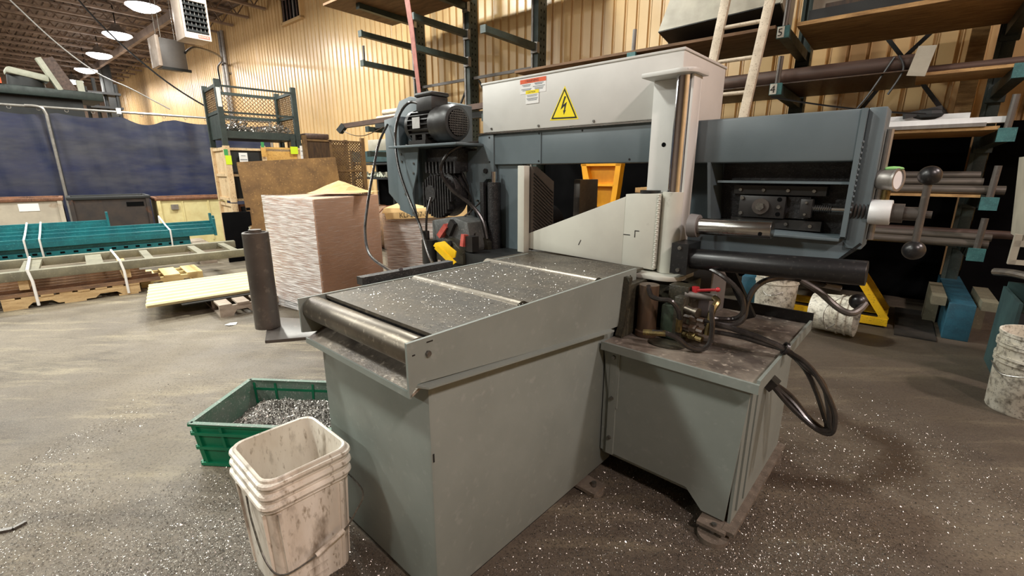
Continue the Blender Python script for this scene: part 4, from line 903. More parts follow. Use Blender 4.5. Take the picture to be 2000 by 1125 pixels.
# --- swivelling vise: sleeve, wedge arm, post, jaws
slv = P('column_sleeve', MB().ring((-0.938, 2.2, 1.01), (-0.938, 2.2, 1.405), 0.052, 0.036, 32), M['creamd'], label='pale sleeve around the chrome column')
vise = P('vise_arm', MB().prism([(-1.828, 1.040), (-1.828, 1.126), (-1.163, 1.378), (-1.163, 1.024)], 'y', 2.14, 2.18), M['creamd'], bv=0.003)
P('arm_box', MB().prism([(-1.163, 1.024), (-1.163, 1.390), (-0.985, 1.397), (-0.985, 1.020)], 'y', 2.138, 2.26), M['creamd'], parent=vise, bv=0.003)
wb = MB()
for k in range(34): wb.sphere((-0.984 + 0.002 * (k % 2), 2.137, 1.035 + k * 0.0108), 0.0075, 8, 6)
P('weld_bead', wb, M['creamd'], parent=vise)
P('end_cap', MB().cyl((-1.06, 2.2, 1.394), (-1.06, 2.2, 1.410), 0.05, n=20), M['black'], parent=vise)
P('scratch_mark', MB().box(-1.10, -1.096, 2.1368, 2.138, 1.175, 1.21).box(-1.10, -1.075, 2.1368, 2.138, 1.207, 1.211).box(-1.163, -1.125, 2.1368, 2.138, 1.183, 1.187), M['ink'], parent=vise)
P('scratch_mark', MB().bar((-1.44, 2.1392, 1.10), (-1.425, 2.1392, 1.13), 0.004, 0.001, up=(0, 1, 0)), M['ink'], parent=vise)
jaw = P('jaw_post', MB().box(-1.857, -1.805, 2.09, 2.14, 1.02, 1.535), M['creamd'], bv=0.003, label='pale vise post')
P('jaw_plate', MB().prism([(2.145, 1.03), (2.145, 1.53), (2.19, 1.53), (2.36, 1.44), (2.36, 1.03)], 'x', -1.835, -1.79), M['post'], parent=jaw, label='black serrated jaw plate')
sr = MB()
for k in range(17):
    z = 1.12 + k * 0.021
    sr.bar((-1.789, 2.16, z + 0.035), (-1.789, 2.35, z - 0.085), 0.006, 0.008, up=(1, 0, 0))
P('jaw_serration', sr, M['dirtyblack'], parent=jaw, kind='stuff')
P('rear_jaw', MB().box(-1.79, -1.74, 2.58, 2.80, 1.03, 1.45), M['post'], bv=0.004, label='second dark jaw plate beyond the blade')

# --- chrome column, boxed column, cap
P('guide_column', MB().cyl((-0.935, 2.2, 1.01), (-0.935, 2.2, 1.936), 0.034, n=40), M['chrome'], label='chrome guide column')
col_ = P('column_box', MB().box(-1.11, -0.985, 2.255, 2.29, 1.01, 1.93).box(-0.985, -0.885, 2.272, 2.29, 1.01, 1.93).box(-0.90, -0.885, 2.19, 2.272, 1.01, 1.93), M['cream'], bv=0.004)
P('column_cap', MB().prism([(-1.125, 2.31), (-1.125, 2.15)] + ell(-0.935, 2.20, 0.068, 250, 370) + [(-0.865, 2.31)], 'z', 1.93, 1.95), M['cream'], parent=col_, bv=0.003)
P('plug_hole', MB().cyl((-1.035, 2.2549, 1.63), (-1.035, 2.2535, 1.63), 0.011, n=14), M['vdark'], parent=col_)
bolts(col_, [(-0.905, 2.150, 1.942)], FY, 0.009)

# --- saw head: beam, pale cover, left leg
beam = P('saw_beam', MB().box(-2.26, -1.0, 2.315, 2.50, 1.548, 1.752), M['beam'], bv=0.006)
P('left_leg', MB().prism([(-2.545, 1.0), (-2.545, 1.641), (-2.43, 1.643), (-2.405, 1.745), (-2.262, 1.745), (-2.262, 1.45), (-2.335, 1.45), (-2.395, 1.405), (-2.395, 0.93), (-2.5, 0.93)], 'y', 2.30, 2.42), M['beam'], parent=beam, bv=0.004)
P('leg_back', MB().box(-2.395, -2.03, 2.335, 2.375, 0.98, 1.55), M['beam'], parent=beam)
P('beam_panel', MB().box(-2.262, -1.86, 2.3095, 2.315, 1.55, 1.735), M['beam'], parent=beam)
P('beam_top_edge', MB().box(-2.42, -1.0, 2.29, 2.33, 1.746, 1.755), M['rod'], parent=beam)
bolts(beam, [(-2.30, 2.2995, 1.725), (-2.30, 2.2995, 1.565), (-1.875, 2.309, 1.73), (-1.875, 2.309, 1.565), (-1.56, 2.315, 1.73), (-1.25, 2.315, 1.565)], FY, 0.007, 'black', 0.003)
P('leg_bolt', MB().cyl((-2.335, 2.30, 1.505), (-2.335, 2.285, 1.505), 0.018, n=6), M['black'], parent=beam)
P('leg_nut', MB().cyl((-2.42, 2.30, 1.30), (-2.42, 2.28, 1.30), 0.008, n=6), M['bolt'], parent=beam)
# head lift cylinder in the leg's notch
lc = P('lift_cylinder', MB().cyl((-2.24, 2.28, 0.97), (-2.24, 2.28, 1.43), 0.045, n=24), M['dirtyblack'])
P('cylinder_rod', MB().cyl((-2.24, 2.28, 1.43), (-2.24, 2.28, 1.50), 0.018, n=14), M['chrome'], parent=lc)
P('cylinder_guard', MB().box(-2.345, -2.31, 2.245, 2.38, 0.96, 1.43), M['dirtyblack'], parent=lc)
P('clevis', MB().prism([(-2.29, 0.95), (-2.29, 1.03), (-2.25, 1.06), (-2.21, 1.03), (-2.21, 0.95)], 'y', 2.18, 2.22), M['oily'], parent=lc)
cov = P('electrical_cover', MB().box(-2.355, -0.985, 2.292, 2.87, 1.757, 2.062), M['cream'], bv=0.006)
P('cover_lid_lip', MB().box(-2.36, -0.979, 2.287, 2.876, 2.058, 2.07), M['cream'], parent=cov, bv=0.002)
bolts(cov, [(-2.27, 2.292, 1.779), (-1.865, 2.292, 1.773), (-1.47, 2.292, 1.773)], FY, 0.009, 'bolt', 0.006)
def lab_(name, x0, x1, z0, z1, m, y=2.2915, parent=cov, label=None): return P(name, MB().box(x0, x1, y - 0.0008, y, z0, z1), M[m], parent=parent, label=label)
wl = P('warning_label', MB().box(-2.015, -1.812, 2.2905, 2.292, 1.965, 2.048), M['whiteplate'], label='white label under an orange band')
P('orange_band', MB().box(-2.015, -1.812, 2.2895, 2.2905, 2.024, 2.048), M['orange'], parent=wl)
P('lettering', text_mb('! WARNING', 0.020, (-1.975, 2.289, 2.029), (1, 0, 0), UP), M['ink'], parent=wl, sm=False)
pr = MB()
for z, a, b2 in ((2.014, -2.0, -1.93), (2.007, -1.99, -1.935), (1.99, -2.005, -1.925), (1.983, -1.995, -1.93), (2.016, -1.90, -1.83), (2.010, -1.895, -1.84), (1.999, -1.912, -1.82), (1.990, -1.90, -1.83), (1.983, -1.895, -1.835)):
    pr.box(a, b2, 2.2898, 2.2904, z, z + 0.0035)
P('print_lines', pr, M['inkgrey'], parent=wl)
cl2 = P('caution_label', MB().box(-1.968, -1.865, 2.2888, 2.2898, 1.905, 1.982), M['whiteplate'], label='small white label with a yellow band')
P('yellow_band', MB().box(-1.968, -1.865, 2.2880, 2.2888, 1.962, 1.982), M['yellow'], parent=cl2)
P('lettering', text_mb('! CAUTION', 0.014, (-1.962, 2.2875, 1.967), (1, 0, 0), UP), M['ink'], parent=cl2, sm=False)
pr = MB()
for z, a, b2 in ((1.953, -1.96, -1.875), (1.946, -1.955, -1.88), (1.935, -1.96, -1.872), (1.929, -1.958, -1.876), (1.923, -1.95, -1.88)): pr.box(a, b2, 2.2882, 2.2887, z, z + 0.003)
P('print_lines', pr, M['inkgrey'], parent=cl2)
hv = P('voltage_sign', MB().prism([(-1.778, 1.797), (-1.572, 1.791), (-1.675, 1.978)], 'y', 2.2908, 2.2918), M['yellow'], label='yellow high voltage triangle')
P('black_border', MB().prism([(-1.768, 1.803), (-1.582, 1.797), (-1.675, 1.967)], 'y', 2.2902, 2.2908), M['ink'], parent=hv)
P('yellow_field', MB().prism([(-1.752, 1.811), (-1.596, 1.806), (-1.675, 1.950)], 'y', 2.2896, 2.2902), M['yellow'], parent=hv)
P('lightning_bolt', MB().prism([(-1.674, 1.922), (-1.662, 1.921), (-1.682, 1.876), (-1.656, 1.890), (-1.668, 1.846), (-1.662, 1.847), (-1.675, 1.822), (-1.681, 1.846), (-1.675, 1.846), (-1.672, 1.870), (-1.699, 1.852)], 'y', 2.2888, 2.2896), M['ink'], parent=hv, sm=False)

# --- right frame (idler wheel box)
fr = P('idler_frame', MB().box(-0.99, -0.245, 2.30, 2.50, 1.540, 1.738), M['beam'], bv=0.012)
P('end_flange', MB().prism([(2.295, 1.738), (2.36, 1.738), (2.36, 1.22), (2.30, 1.24)], 'x', -0.262, -0.244), M['beam'], parent=fr)
P('end_box', MB().box(-0.244, -0.185, 2.33, 2.50, 1.19, 1.742), M['beam'], parent=fr, bv=0.006)
wl2 = MB()
for k in range(14): wl2.sphere((-0.243, 2.306, 1.34 + 0.021 * k), 0.006, 6, 5)
P('weld_bead', wl2, M['beam'], parent=fr)
P('back_plate', MB().prism([(-0.99, 1.05), (-0.33, 1.05), (-0.19, 1.19), (-0.19, 1.56), (-0.99, 1.56)], 'y', 2.47, 2.49), M['beam'], parent=fr)
P('lower_plate', MB().prism([(-0.90, 1.09), (-0.29, 1.09), (-0.195, 1.20), (-0.195, 1.235), (-0.262, 1.235), (-0.90, 1.25)], 'y', 2.34, 2.47), M['beam'], parent=fr)
P('cut_corner_edge', MB().bar((-0.30, 2.335, 1.085), (-0.19, 2.335, 1.215), 0.012, 0.01), M['black'], parent=fr)
P('recess_lip', MB().prism([(-0.83, 1.545), (-0.815, 1.545), (-0.785, 1.26), (-0.80, 1.26)], 'y', 2.30, 2.47), M['beam'], parent=fr)
P('recess_lip', MB().box(-0.79, -0.262, 2.30, 2.47, 1.218, 1.232), M['beam'], parent=fr, bv=0.004)
P('shelf_flange', MB().box(-0.78, -0.262, 2.32, 2.47, 1.450, 1.460), M['beam'], parent=fr)
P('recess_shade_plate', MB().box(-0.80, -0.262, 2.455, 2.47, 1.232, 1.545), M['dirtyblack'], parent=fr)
rl = P('slide_rail', MB().box(-0.72, -0.345, 2.385, 2.455, 1.398, 1.438), M['motor']); bolts(rl, [(-0.69 + 0.10 * k, 2.385, 1.418) for k in range(4)], FY, 0.010)
rl = P('slide_rail', MB().box(-0.72, -0.345, 2.385, 2.455, 1.245, 1.288), M['motor']); bolts(rl, [(-0.48, 2.385, 1.268), (-0.385, 2.385, 1.266)], FY, 0.010)
sb = P('slide_block', MB().box(-0.685, -0.49, 2.365, 2.455, 1.293, 1.392), M['motor'], bv=0.003)
P('washer', MB().cyl((-0.588, 2.365, 1.345), (-0.588, 2.352, 1.345), 0.036, n=24), M['post'], parent=sb); P('hex_bolt', MB().cyl((-0.588, 2.355, 1.345), (-0.588, 2.338, 1.345), 0.019, n=6), M['bolt'], parent=sb)
bolts(sb, [(-0.515, 2.365, 1.345), (-0.672, 2.365, 1.38), (-0.672, 2.365, 1.31)], FY, 0.011)
P('screw_hole', MB().cyl((-0.515, 2.3655, 1.378), (-0.515, 2.3640, 1.378), 0.010, n=12), M['vdark'], parent=sb); P('screw_hole', MB().cyl((-0.515, 2.3655, 1.312), (-0.515, 2.3640, 1.312), 0.010, n=12), M['vdark'], parent=sb)
P('slide_plate', MB().box(-0.49, -0.40, 2.40, 2.455, 1.295, 1.39), M['dirtyblack'], parent=sb)
nb = P('screw_nut', MB().box(-0.428, -0.382, 2.34, 2.42, 1.305, 1.385), M['motor'], bv=0.004); bolts(nb, [(-0.405, 2.34, 1.37), (-0.405, 2.34, 1.32)], FY, 0.007)
ts = P('tension_screw', MB().cyl((-0.385, 2.36, 1.346), (-0.255, 2.36, 1.346), 0.011, n=14), M['rod'])
for k in range(9): P('screw_thread', MB().ring((-0.382 + 0.008 * k, 2.36, 1.346), (-0.378 + 0.008 * k, 2.36, 1.346), 0.016, 0.01, 16), M['motor'], parent=ts)
sp = P('disc_springs', MB().cyl((-0.262, 2.36, 1.344), (-0.185, 2.36, 1.344), 0.030, n=24), M['motor'])
for k in range(6): P('spring_disc', MB().cyl((-0.255 + 0.0125 * k, 2.36, 1.344), (-0.248 + 0.0125 * k, 2.36, 1.344), 0.043, 0.038, 28), M['motor'], parent=sp)
P('load_cell', MB().cyl((-0.185, 2.36, 1.343), (-0.115, 2.36, 1.343), 0.049, n=36), M['alu'], bv=0.003, label='bright aluminium collar')
th_ = P('tension_handle', MB().cyl((-0.115, 2.36, 1.342), (-0.078, 2.36, 1.342), 0.037, n=24).cyl((-0.078, 2.36, 1.342), (-0.035, 2.36, 1.342), 0.026, n=24).cyl((-0.035, 2.36, 1.342), (0.005, 2.36, 1.342), 0.014, n=14), M['post'])
P('handle_bar', MB().cyl((-0.025, 2.34, 1.475), (-0.025, 2.345, 1.215), 0.0125, n=14), M['post'], parent=th_)
P('ball_knob', MB().sphere((-0.025, 2.34, 1.486), 0.036, 24, 16), M['black'], parent=th_); P('ball_knob', MB().sphere((-0.025, 2.345, 1.205), 0.037, 24, 16), M['black'], parent=th_)
pg = P('pressure_gauge', MB().cyl((-0.175, 2.38, 1.470), (-0.118, 2.36, 1.470), 0.042, n=28), M['galv'], bv=0.006)
P('gauge_bezel', MB().ring((-0.120, 2.361, 1.470), (-0.113, 2.358, 1.470), 0.045, 0.036, 28), M['galv'], parent=pg); P('gauge_face', MB().cyl((-0.117, 2.36, 1.470), (-0.1155, 2.3595, 1.470), 0.037, n=24), M['whiteplate'], parent=pg)
P('gauge_stem', MB().cyl((-0.145, 2.37, 1.385), (-0.145, 2.37, 1.435), 0.015, n=12), M['brass'], parent=pg); P('gauge_cover', MB().sphere((-0.135, 2.365, 1.512), 0.018, 10, 6, (1.8, 1, 0.5)), M['mint'], parent=pg)
P('conduit', MB().cyl((-0.168, 2.37, 1.23), (-0.168, 2.37, 1.66), 0.012, n=10), M['galv'])

# --- vise guide bar, clamp cylinder, support body
gb2 = P('vise_guide_bar', MB().cyl((-0.80, 2.15, 1.256), (-0.478, 2.15, 1.264), 0.038, n=36), M['rod'], bv=0.004)
P('bar_collar', MB().cyl((-0.825, 2.15, 1.256), (-0.785, 2.15, 1.256), 0.055, 0.052, 28), M['unitgrey'], parent=gb2)
P('pin_hole', MB().cyl((-0.515, 2.1115, 1.246), (-0.515, 2.109, 1.246), 0.008, n=10), M['vdark'], parent=gb2)
cc = P('clamp_cylinder', MB().cyl((-0.83, 2.15, 1.10), (-0.14, 2.15, 1.127), 0.048, n=40), M['black'], bv=0.003, label='long black hydraulic clamp cylinder')
P('cylinder_mount', MB().box(-0.88, -0.80, 2.09, 2.24, 1.03, 1.175), M['black'], parent=cc); bolts(cc, [(-0.84, 2.09, 1.155), (-0.84, 2.09, 1.05)], FY, 0.012)
sup = P('support_body', MB().box(-1.02, -0.80, 2.45, 2.70, 0.735, 1.06), M['unitgrey'])
P('brace', MB().bar((-0.72, 2.40, 1.06), (-0.58, 2.42, 0.79), 0.045, 0.03, up=(0, 1, 0)), M['black'], parent=sup)
P('lower_shelf', MB().box(-0.90, -0.20, 2.30, 2.46, 1.045, 1.075), M['black'], parent=sup)
P('base_frame', MB().box(-2.5, -1.06, 2.0, 2.9, 0.0, 0.98), M['dark'], parent=sup)

# --- drive side: motor, belt guard, gearbox
mo = P('drive_motor', MB().cyl((-2.94, 2.2, 1.826), (-2.66, 2.2, 1.826), 0.095, n=32), M['motor'])
for k in range(22):
    a = 2 * PI * k / 22
    if 55 < math.degrees(a) < 125: continue
    c_, s_ = math.cos(a), math.sin(a)
    P('cooling_fin', MB().bar((-2.93, 2.2 + 0.104 * c_, 1.826 + 0.104 * s_), (-2.69, 2.2 + 0.104 * c_, 1.826 + 0.104 * s_), 0.007, 0.03, up=(0, c_, s_)), M['motor'], parent=mo)
P('fan_cowl', MB().lathe([(0.122, 0.0), (0.126, 0.03), (0.122, 0.06), (0.126, 0.075), (0.124, 0.16), (0.112, 0.185), (0.085, 0.19), (0.0, 0.186)], (-2.69, 2.2, 1.826), n=40, ax=(1, 0, 0)), M['motor'], parent=mo)
gl = MB()
for k in range(-5, 6):
    h_ = math.sqrt(max(0, 0.088 ** 2 - (k * 0.015) ** 2))
    gl.bar((-2.496, 2.2 - h_, 1.826 + k * 0.015), (-2.496, 2.2 + h_, 1.826 + k * 0.015), 0.004, 0.006); gl.bar((-2.495, 2.2 + k * 0.015, 1.826 - h_), (-2.495, 2.2 + k * 0.015, 1.826 + h_), 0.006, 0.004)
P('fan_grille', gl, M['post'], parent=mo, kind='stuff')
P('fan_opening', MB().cyl((-2.501, 2.2, 1.826), (-2.4985, 2.2, 1.826), 0.09, n=32), M['vdark'], parent=mo)
P('motor_flange', MB().cyl((-2.97, 2.2, 1.826), (-2.935, 2.2, 1.826), 0.115, n=32), M['motor'], parent=mo)
tb_ = P('terminal_box', MB().box(-2.85, -2.67, 2.11, 2.26, 1.915, 2.01), M['motor'], parent=mo, bv=0.008)
P('terminal_lid', MB().box(-2.858, -2.662, 2.102, 2.268, 2.01, 2.04), M['motor'], parent=mo, bv=0.012)
P('nameplate', MB().box(-2.86, -2.775, 2.078, 2.082, 1.80, 1.875), M['chrometag'], parent=mo, label='silver nameplate')
P('motor_foot', MB().box(-2.92, -2.72, 2.08, 2.32, 1.69, 1.72).box(-2.90, -2.86, 2.10, 2.30, 1.71, 1.76).box(-2.78, -2.74, 2.10, 2.30, 1.71, 1.76), M['motor'], parent=mo)
ms = P('motor_shelf', MB().box(-3.14, -2.36, 2.05, 2.42, 1.672, 1.688), M['beam'], bv=0.003); bolts(ms, [(-2.95, 2.09, 1.688), (-2.74, 2.09, 1.688)], UP, 0.012)
bg = P('belt_guard', MB().prism([(-3.35, 1.90), (-3.35, 1.36), (-3.16, 1.25), (-2.98, 1.235), (-2.98, 2.03), (-3.10, 2.06), (-3.24, 2.04)], 'y', 2.24, 2.78), M['beam'], bv=0.006, label='blue-grey belt guard housing')
P('guard_front', MB().prism([(-3.345, 1.90), (-3.345, 1.33), (-3.155, 1.20), (-3.155, 1.915)], 'y', 2.16, 2.242), M['beam'], parent=bg, bv=0.004)
P('guard_plate', MB().prism([(-3.155, 1.68), (-3.155, 1.205), (-2.99, 1.165), (-2.94, 1.17), (-2.975, 1.30), (-2.955, 1.45), (-2.92, 1.67)], 'y', 2.13, 2.145), M['beam'], parent=bg)
P('guard_flange', MB().prism([(-3.03, 1.672), (-2.86, 1.672), (-2.89, 1.50), (-2.96, 1.34), (-2.93, 1.17), (-3.0, 1.165)], 'y', 2.12, 2.13), M['beam'], parent=bg, label='blue mounting flange')
bolts(bg, [(-3.09, 2.13, 1.63), (-3.085, 2.13, 1.575), (-3.06, 2.13, 1.33), (-2.92, 2.12, 1.56), (-2.93, 2.12, 1.49), (-2.955, 2.12, 1.19), (-3.0, 2.24, 1.99)], FY, 0.010)
gx = P('gearbox', MB().cyl((-2.70, 2.18, 1.36), (-2.70, 2.30, 1.36), 0.175, 0.19, 40), M['dirtyblack'], bv=0.01)
for k in range(13):
    x = -2.84 + k * 0.028; h_ = math.sqrt(max(0.0, 0.175 ** 2 - (x + 2.70) ** 2))
    P('cooling_fin', MB().box(x, x + 0.011, 2.13, 2.19, 1.345 - h_, 1.345 + h_ * 0.75), M['dirtyblack'], parent=gx)
P('gearbox_top', MB().box(-2.88, -2.52, 2.2, 2.45, 1.50, 1.665), M['dirtyblack'], parent=gx, bv=0.01)
for k in range(9): P('cooling_fin', MB().box(-2.84 + 0.04 * k, -2.822 + 0.04 * k, 2.16, 2.21, 1.49, 1.57), M['dirtyblack'], parent=gx)
P('gear_cover', MB().cyl((-2.75, 2.125, 1.345), (-2.75, 2.14, 1.345), 0.06, n=20), M['dirtyblack'], parent=gx)
# lower left casting with red switches, yellow tag, small motor
lo = P('guide_casting', MB().prism([(-2.66, 0.90), (-2.66, 1.16), (-2.42, 1.20), (-2.28, 1.17), (-2.24, 1.0), (-2.3, 0.88)], 'y', 2.06, 2.24), M['dirtygrey'], bv=0.01)
P('casting_block', MB().prism([(-2.52, 0.90), (-2.52, 1.0), (-2.42, 1.06), (-2.32, 1.04), (-2.24, 0.98), (-2.24, 0.90)], 'y', 1.98, 2.07), M['oily'], parent=lo, bv=0.006)
for x, z in ((-2.36, 1.03), (-2.40, 0.985)): P('bolt', MB().cyl((x, 1.985, z), (x, 1.965, z), 0.02, n=14), M['black'], parent=lo)
P('limit_switch', MB().bar((-2.53, 2.03, 1.06), (-2.46, 2.04, 1.14), 0.05, 0.035), M['red'], parent=lo, label='red limit switch'); P('limit_switch', MB().bar((-2.255, 2.0, 1.02), (-2.25, 2.01, 1.10), 0.03, 0.04), M['red'], parent=lo, label='red limit switch')
P('switch_body', MB().bar((-2.46, 2.06, 1.08), (-2.40, 2.06, 1.17), 0.06, 0.05), M['motor'], parent=lo); P('switch_body', MB().box(-2.235, -2.17, 2.0, 2.06, 0.99, 1.09), M['motor'], parent=lo)
br = P('brush_drive', MB().cyl((-2.62, 2.0, 0.86), (-2.62, 2.0, 1.03), 0.055, n=20), M['motor']); P('gland', MB().cyl((-2.65, 2.0, 1.03), (-2.65, 2.0, 1.09), 0.022, n=12), M['black'], parent=br)
P('gland_cable', MB().tube([(-2.65, 2.0, 1.09), (-2.66, 2.02, 1.2), (-2.68, 2.08, 1.32)], 0.008, n=6), M['rubber'], parent=br)
yt = P('yellow_tag', MB().prism([(-2.418, 1.021), (-2.395, 1.044), (-2.304, 1.064), (-2.244, 1.033), (-2.190, 1.010), (-2.202, 0.968), (-2.248, 0.953), (-2.319, 0.978), (-2.375, 1.0)], 'y', 1.875, 1.885), M['tagyellow'], bv=0.002, label='bright yellow plastic lockout tag')
P('tag_tail', MB().hexa([(-2.40, 1.87, 1.005), (-2.230, 1.87, 0.912), (-2.230, 1.876, 0.912), (-2.40, 1.876, 1.005), (-2.36, 1.87, 1.03), (-2.184, 1.87, 0.941), (-2.184, 1.876, 0.941), (-2.36, 1.876, 1.03)]), M['tagyellow'], parent=yt)
# cables
hose('motor_cable', [(-3.283, 2.15, 1.86), (-3.186, 2.0, 1.709), (-3.057, 1.85, 1.484), (-2.904, 1.70, 1.278), (-2.790, 1.60, 1.118), (-2.55, 1.48, 1.0), (-2.12, 1.34, 0.985), (-1.86, 1.22, 1.03), (-1.78, 1.19, 1.06)], 0.009)
hose('motor_cable', [(-2.80, 2.13, 1.96), (-2.908, 2.10, 1.984), (-3.044, 2.10, 1.908), (-3.085, 2.08, 1.745), (-3.022, 2.05, 1.539), (-2.902, 2.03, 1.343), (-2.723, 2.0, 1.124), (-2.45, 1.85, 0.99), (-2.20, 1.70, 0.95), (-1.98, 1.55, 1.0), (-1.84, 1.49, 1.04)], 0.010)
hose('motor_cable', [(-2.39, 2.285, 1.696), (-2.481, 2.2, 1.673), (-2.545, 2.12, 1.605), (-2.583, 2.10, 1.502), (-2.490, 2.11, 1.380), (-2.357, 2.17, 1.279), (-2.279, 2.2, 1.177), (-2.235, 2.2, 1.05)], 0.013)
hose('sensor_cable', [(-2.546, 2.28, 1.626), (-2.553, 2.25, 1.555), (-2.518, 2.25, 1.466), (-2.500, 2.28, 1.376), (-2.497, 2.27, 1.156), (-2.40, 2.08, 1.09)], 0.006)
hose('sensor_cable', [(-2.60, 2.24, 1.60), (-2.57, 2.20, 1.50), (-2.51, 2.22, 1.42), (-2.48, 2.28, 1.33), (-2.42, 2.28, 1.15), (-2.25, 2.1, 1.09)], 0.005)
hose('sensor_cable', [(-2.43, 2.10, 1.16), (-2.38, 2.2, 1.24), (-2.33, 2.27, 1.32)], 0.006)

# ================================================================== FOREGROUND
# square pails nested in one another
def rrect(cx, cy, wx, wy, r, n=5):
    pts = []
    for sx, sy, a0 in ((1, 1, 0), (-1, 1, 90), (-1, -1, 180), (1, -1, 270)):
        for i in range(n + 1):
            a = math.radians(a0 + 90 * i / n)
            pts.append((cx + sx * (wx - r) + r * math.cos(a), cy + sy * (wy - r) + r * math.sin(a)))
    return pts
def square_shell(mb, secs, closed_bottom=True):
    n = len(secs[0][0]); vs = []
    for ring, z in secs: vs += [(x, y, z) for x, y in ring]
    fs = [(k * n + i, k * n + (i + 1) % n, (k + 1) * n + (i + 1) % n, (k + 1) * n + i) for k in range(len(secs) - 1) for i in range(n)]
    if closed_bottom: fs += [tuple(range(n - 1, -1, -1)), tuple((len(secs) - 1) * n + i for i in range(n))]
    return mb.add(vs, fs)
PC = (-1.622, 0.545)
PG = 'square pails nested in one stack'
def square_pail(lab, ztop, sc, org_z, tilt, bail):
    t = Thing('square_pail', lab, 'pail', MF, (PC[0], PC[1], org_z), PG)
    cx, cy = PC[0] + tilt[0], PC[1] + tilt[1]
    H = 0.44
    wx0, wy0, wx1, wy1 = 0.148 * sc, 0.134 * sc, 0.163 * sc, 0.148 * sc
    z0 = ztop - H
    def sec(f, e=0.0): return rrect(cx, cy, wx0 + (wx1 - wx0) * f + e, wy0 + (wy1 - wy0) * f + e, 0.045)
    body = MB()
    square_shell(body, [(sec(0), z0), (sec(0.92), z0 + 0.915 * H), (sec(0.935, 0.014), z0 + 0.925 * H), (sec(0.95, 0.018), z0 + 0.945 * H), (sec(0.97, 0.016), z0 + 0.965 * H), (sec(0.98, 0.007), z0 + 0.972 * H), (sec(1, 0.006), z0 + 0.992 * H), (sec(1, 0.003), ztop), (sec(1, -0.004), ztop - 0.003), (sec(0.05, -0.004), z0 + 0.02)])
    t.part('body', body, M['plastic'])
    t.part('rim_band', square_shell(MB(), [(sec(0.90, 0.001), z0 + 0.895 * H), (sec(0.90, 0.011), z0 + 0.90 * H), (sec(0.92, 0.011), z0 + 0.915 * H), (sec(0.92, 0.001), z0 + 0.92 * H)], False), M['plastic'])
    if bail:
        for sx in (-1, 1):
            for sy in (-1, 1):
                x0, y0 = cx + sx * (wx0 - 0.038), cy + sy * (wy0 + 0.0)
                t.part('corner_rib', MB().bar((x0, y0, z0 + 0.02), (x0 + sx * (wx1 - wx0), y0 + sy * (wy1 - wy0), z0 + 0.86 * H), 0.012, 0.012), M['plastic'])
                x0, y0 = cx + sx * (wx0 + 0.0), cy + sy * (wy0 - 0.038)
                t.part('corner_rib', MB().bar((x0, y0, z0 + 0.02), (x0 + sx * (wx1 - wx0), y0 + sy * (wy1 - wy0), z0 + 0.86 * H), 0.012, 0.012), M['plastic'])
        zb = z0 + 0.86 * H
        bl = t.part('bail', MB().tube([(cx - 0.02, cy - wy1 - 0.004, zb), (cx + 0.03, cy - wy1 - 0.012, zb - 0.08), (cx + 0.12, cy - wy1 - 0.012, zb - 0.19), (cx + wx1 + 0.012, cy - wy1 + 0.02, zb - 0.23), (cx + wx1 + 0.03, cy - 0.02, zb - 0.215), (cx + wx1 + 0.03, cy + 0.09, zb - 0.18), (cx + wx1 + 0.035, cy + wy1 - 0.01, zb - 0.13), (cx + wx1 + 0.02, cy + wy1 + 0.035, zb - 0.07), (cx + 0.06, cy + wy1 + 0.02, zb - 0.02), (cx, cy + wy1 + 0.004, zb)], 0.0035, n=6), M['bolt'])
        t.part('grip', MB().cyl((cx + wx1 + 0.03, cy - 0.02, zb - 0.215), (cx + wx1 + 0.03, cy + 0.09, zb - 0.18), 0.009, n=10), M['plastic'], parent=bl)
square_pail('outermost square white pail with wire bail, at the bottom of the nested stack', 0.44, 1.0, 0.0, (0, 0), True)
square_pail('middle square white pail of the nested stack by the green tote', 0.48, 0.995, 0.04, (0.003, 0.003), False)
square_pail('innermost square white pail, its open grimy inside showing, top of the nested stack', 0.52, 0.985, 0.08, (0.006, 0.004), False)

# green tote with shavings; own yaw measured from its rim
TF = MF
t = Thing('green_tote', 'green plastic tote full of grey metal shavings by the saw base', 'tote', CF, (-1.55, 2.35, 0))
A = fw(MF, (-2.635, 0.424, 0)); B2 = fw(MF, (-2.967, 0.83, 0)); D2 = fw(MF, (-1.98, 0.932, 0))
C2 = B2 + (D2 - A); cc_ = (A + C2) / 2
def tq(e, z): return [((cc_ + (p - cc_) * e).x, (cc_ + (p - cc_) * e).y, z) for p in (A, B2, C2, D2)]
body = MB()
rings = [tq(0.90, 0.0), tq(0.965, 0.235), tq(1.0, 0.235), tq(1.0, 0.25), tq(0.945, 0.25), tq(0.87, 0.015)]
vs = [p for r in rings for p in r]
fs = [(k * 4 + i, k * 4 + (i + 1) % 4, (k + 1) * 4 + (i + 1) % 4, (k + 1) * 4 + i) for k in range(5) for i in range(4)] + [(3, 2, 1, 0), (20, 21, 22, 23)]
t.part('body', MB().add(vs, fs), M['tote'], sm=False)
rim_ = MB(); q = tq(0.975, 0.2515)
for i in range(4): rim_.bar(q[i], q[(i + 1) % 4], 0.026, 0.004)
t.part('dusty_rim', rim_, M['toted'], label='rim dusted with grey shavings')
lin_ = MB(); a_, b_ = tq(0.943, 0.249), tq(0.872, 0.03)
for i in range(4): lin_.add([a_[i], a_[(i + 1) % 4], b_[(i + 1) % 4], b_[i]], [(0, 1, 2, 3)])
t.part('inner_wall', lin_, M['toted'], label='dusty inner walls')
for z, e in ((0.195, 0.968), (0.11, 0.942), (0.012, 0.925)):
    q = tq(e, z); b_ = MB()
    for i in range(4): b_.bar(q[i], q[(i + 1) % 4], 0.024, 0.016)
    t.part('rib', b_, M['tote'])
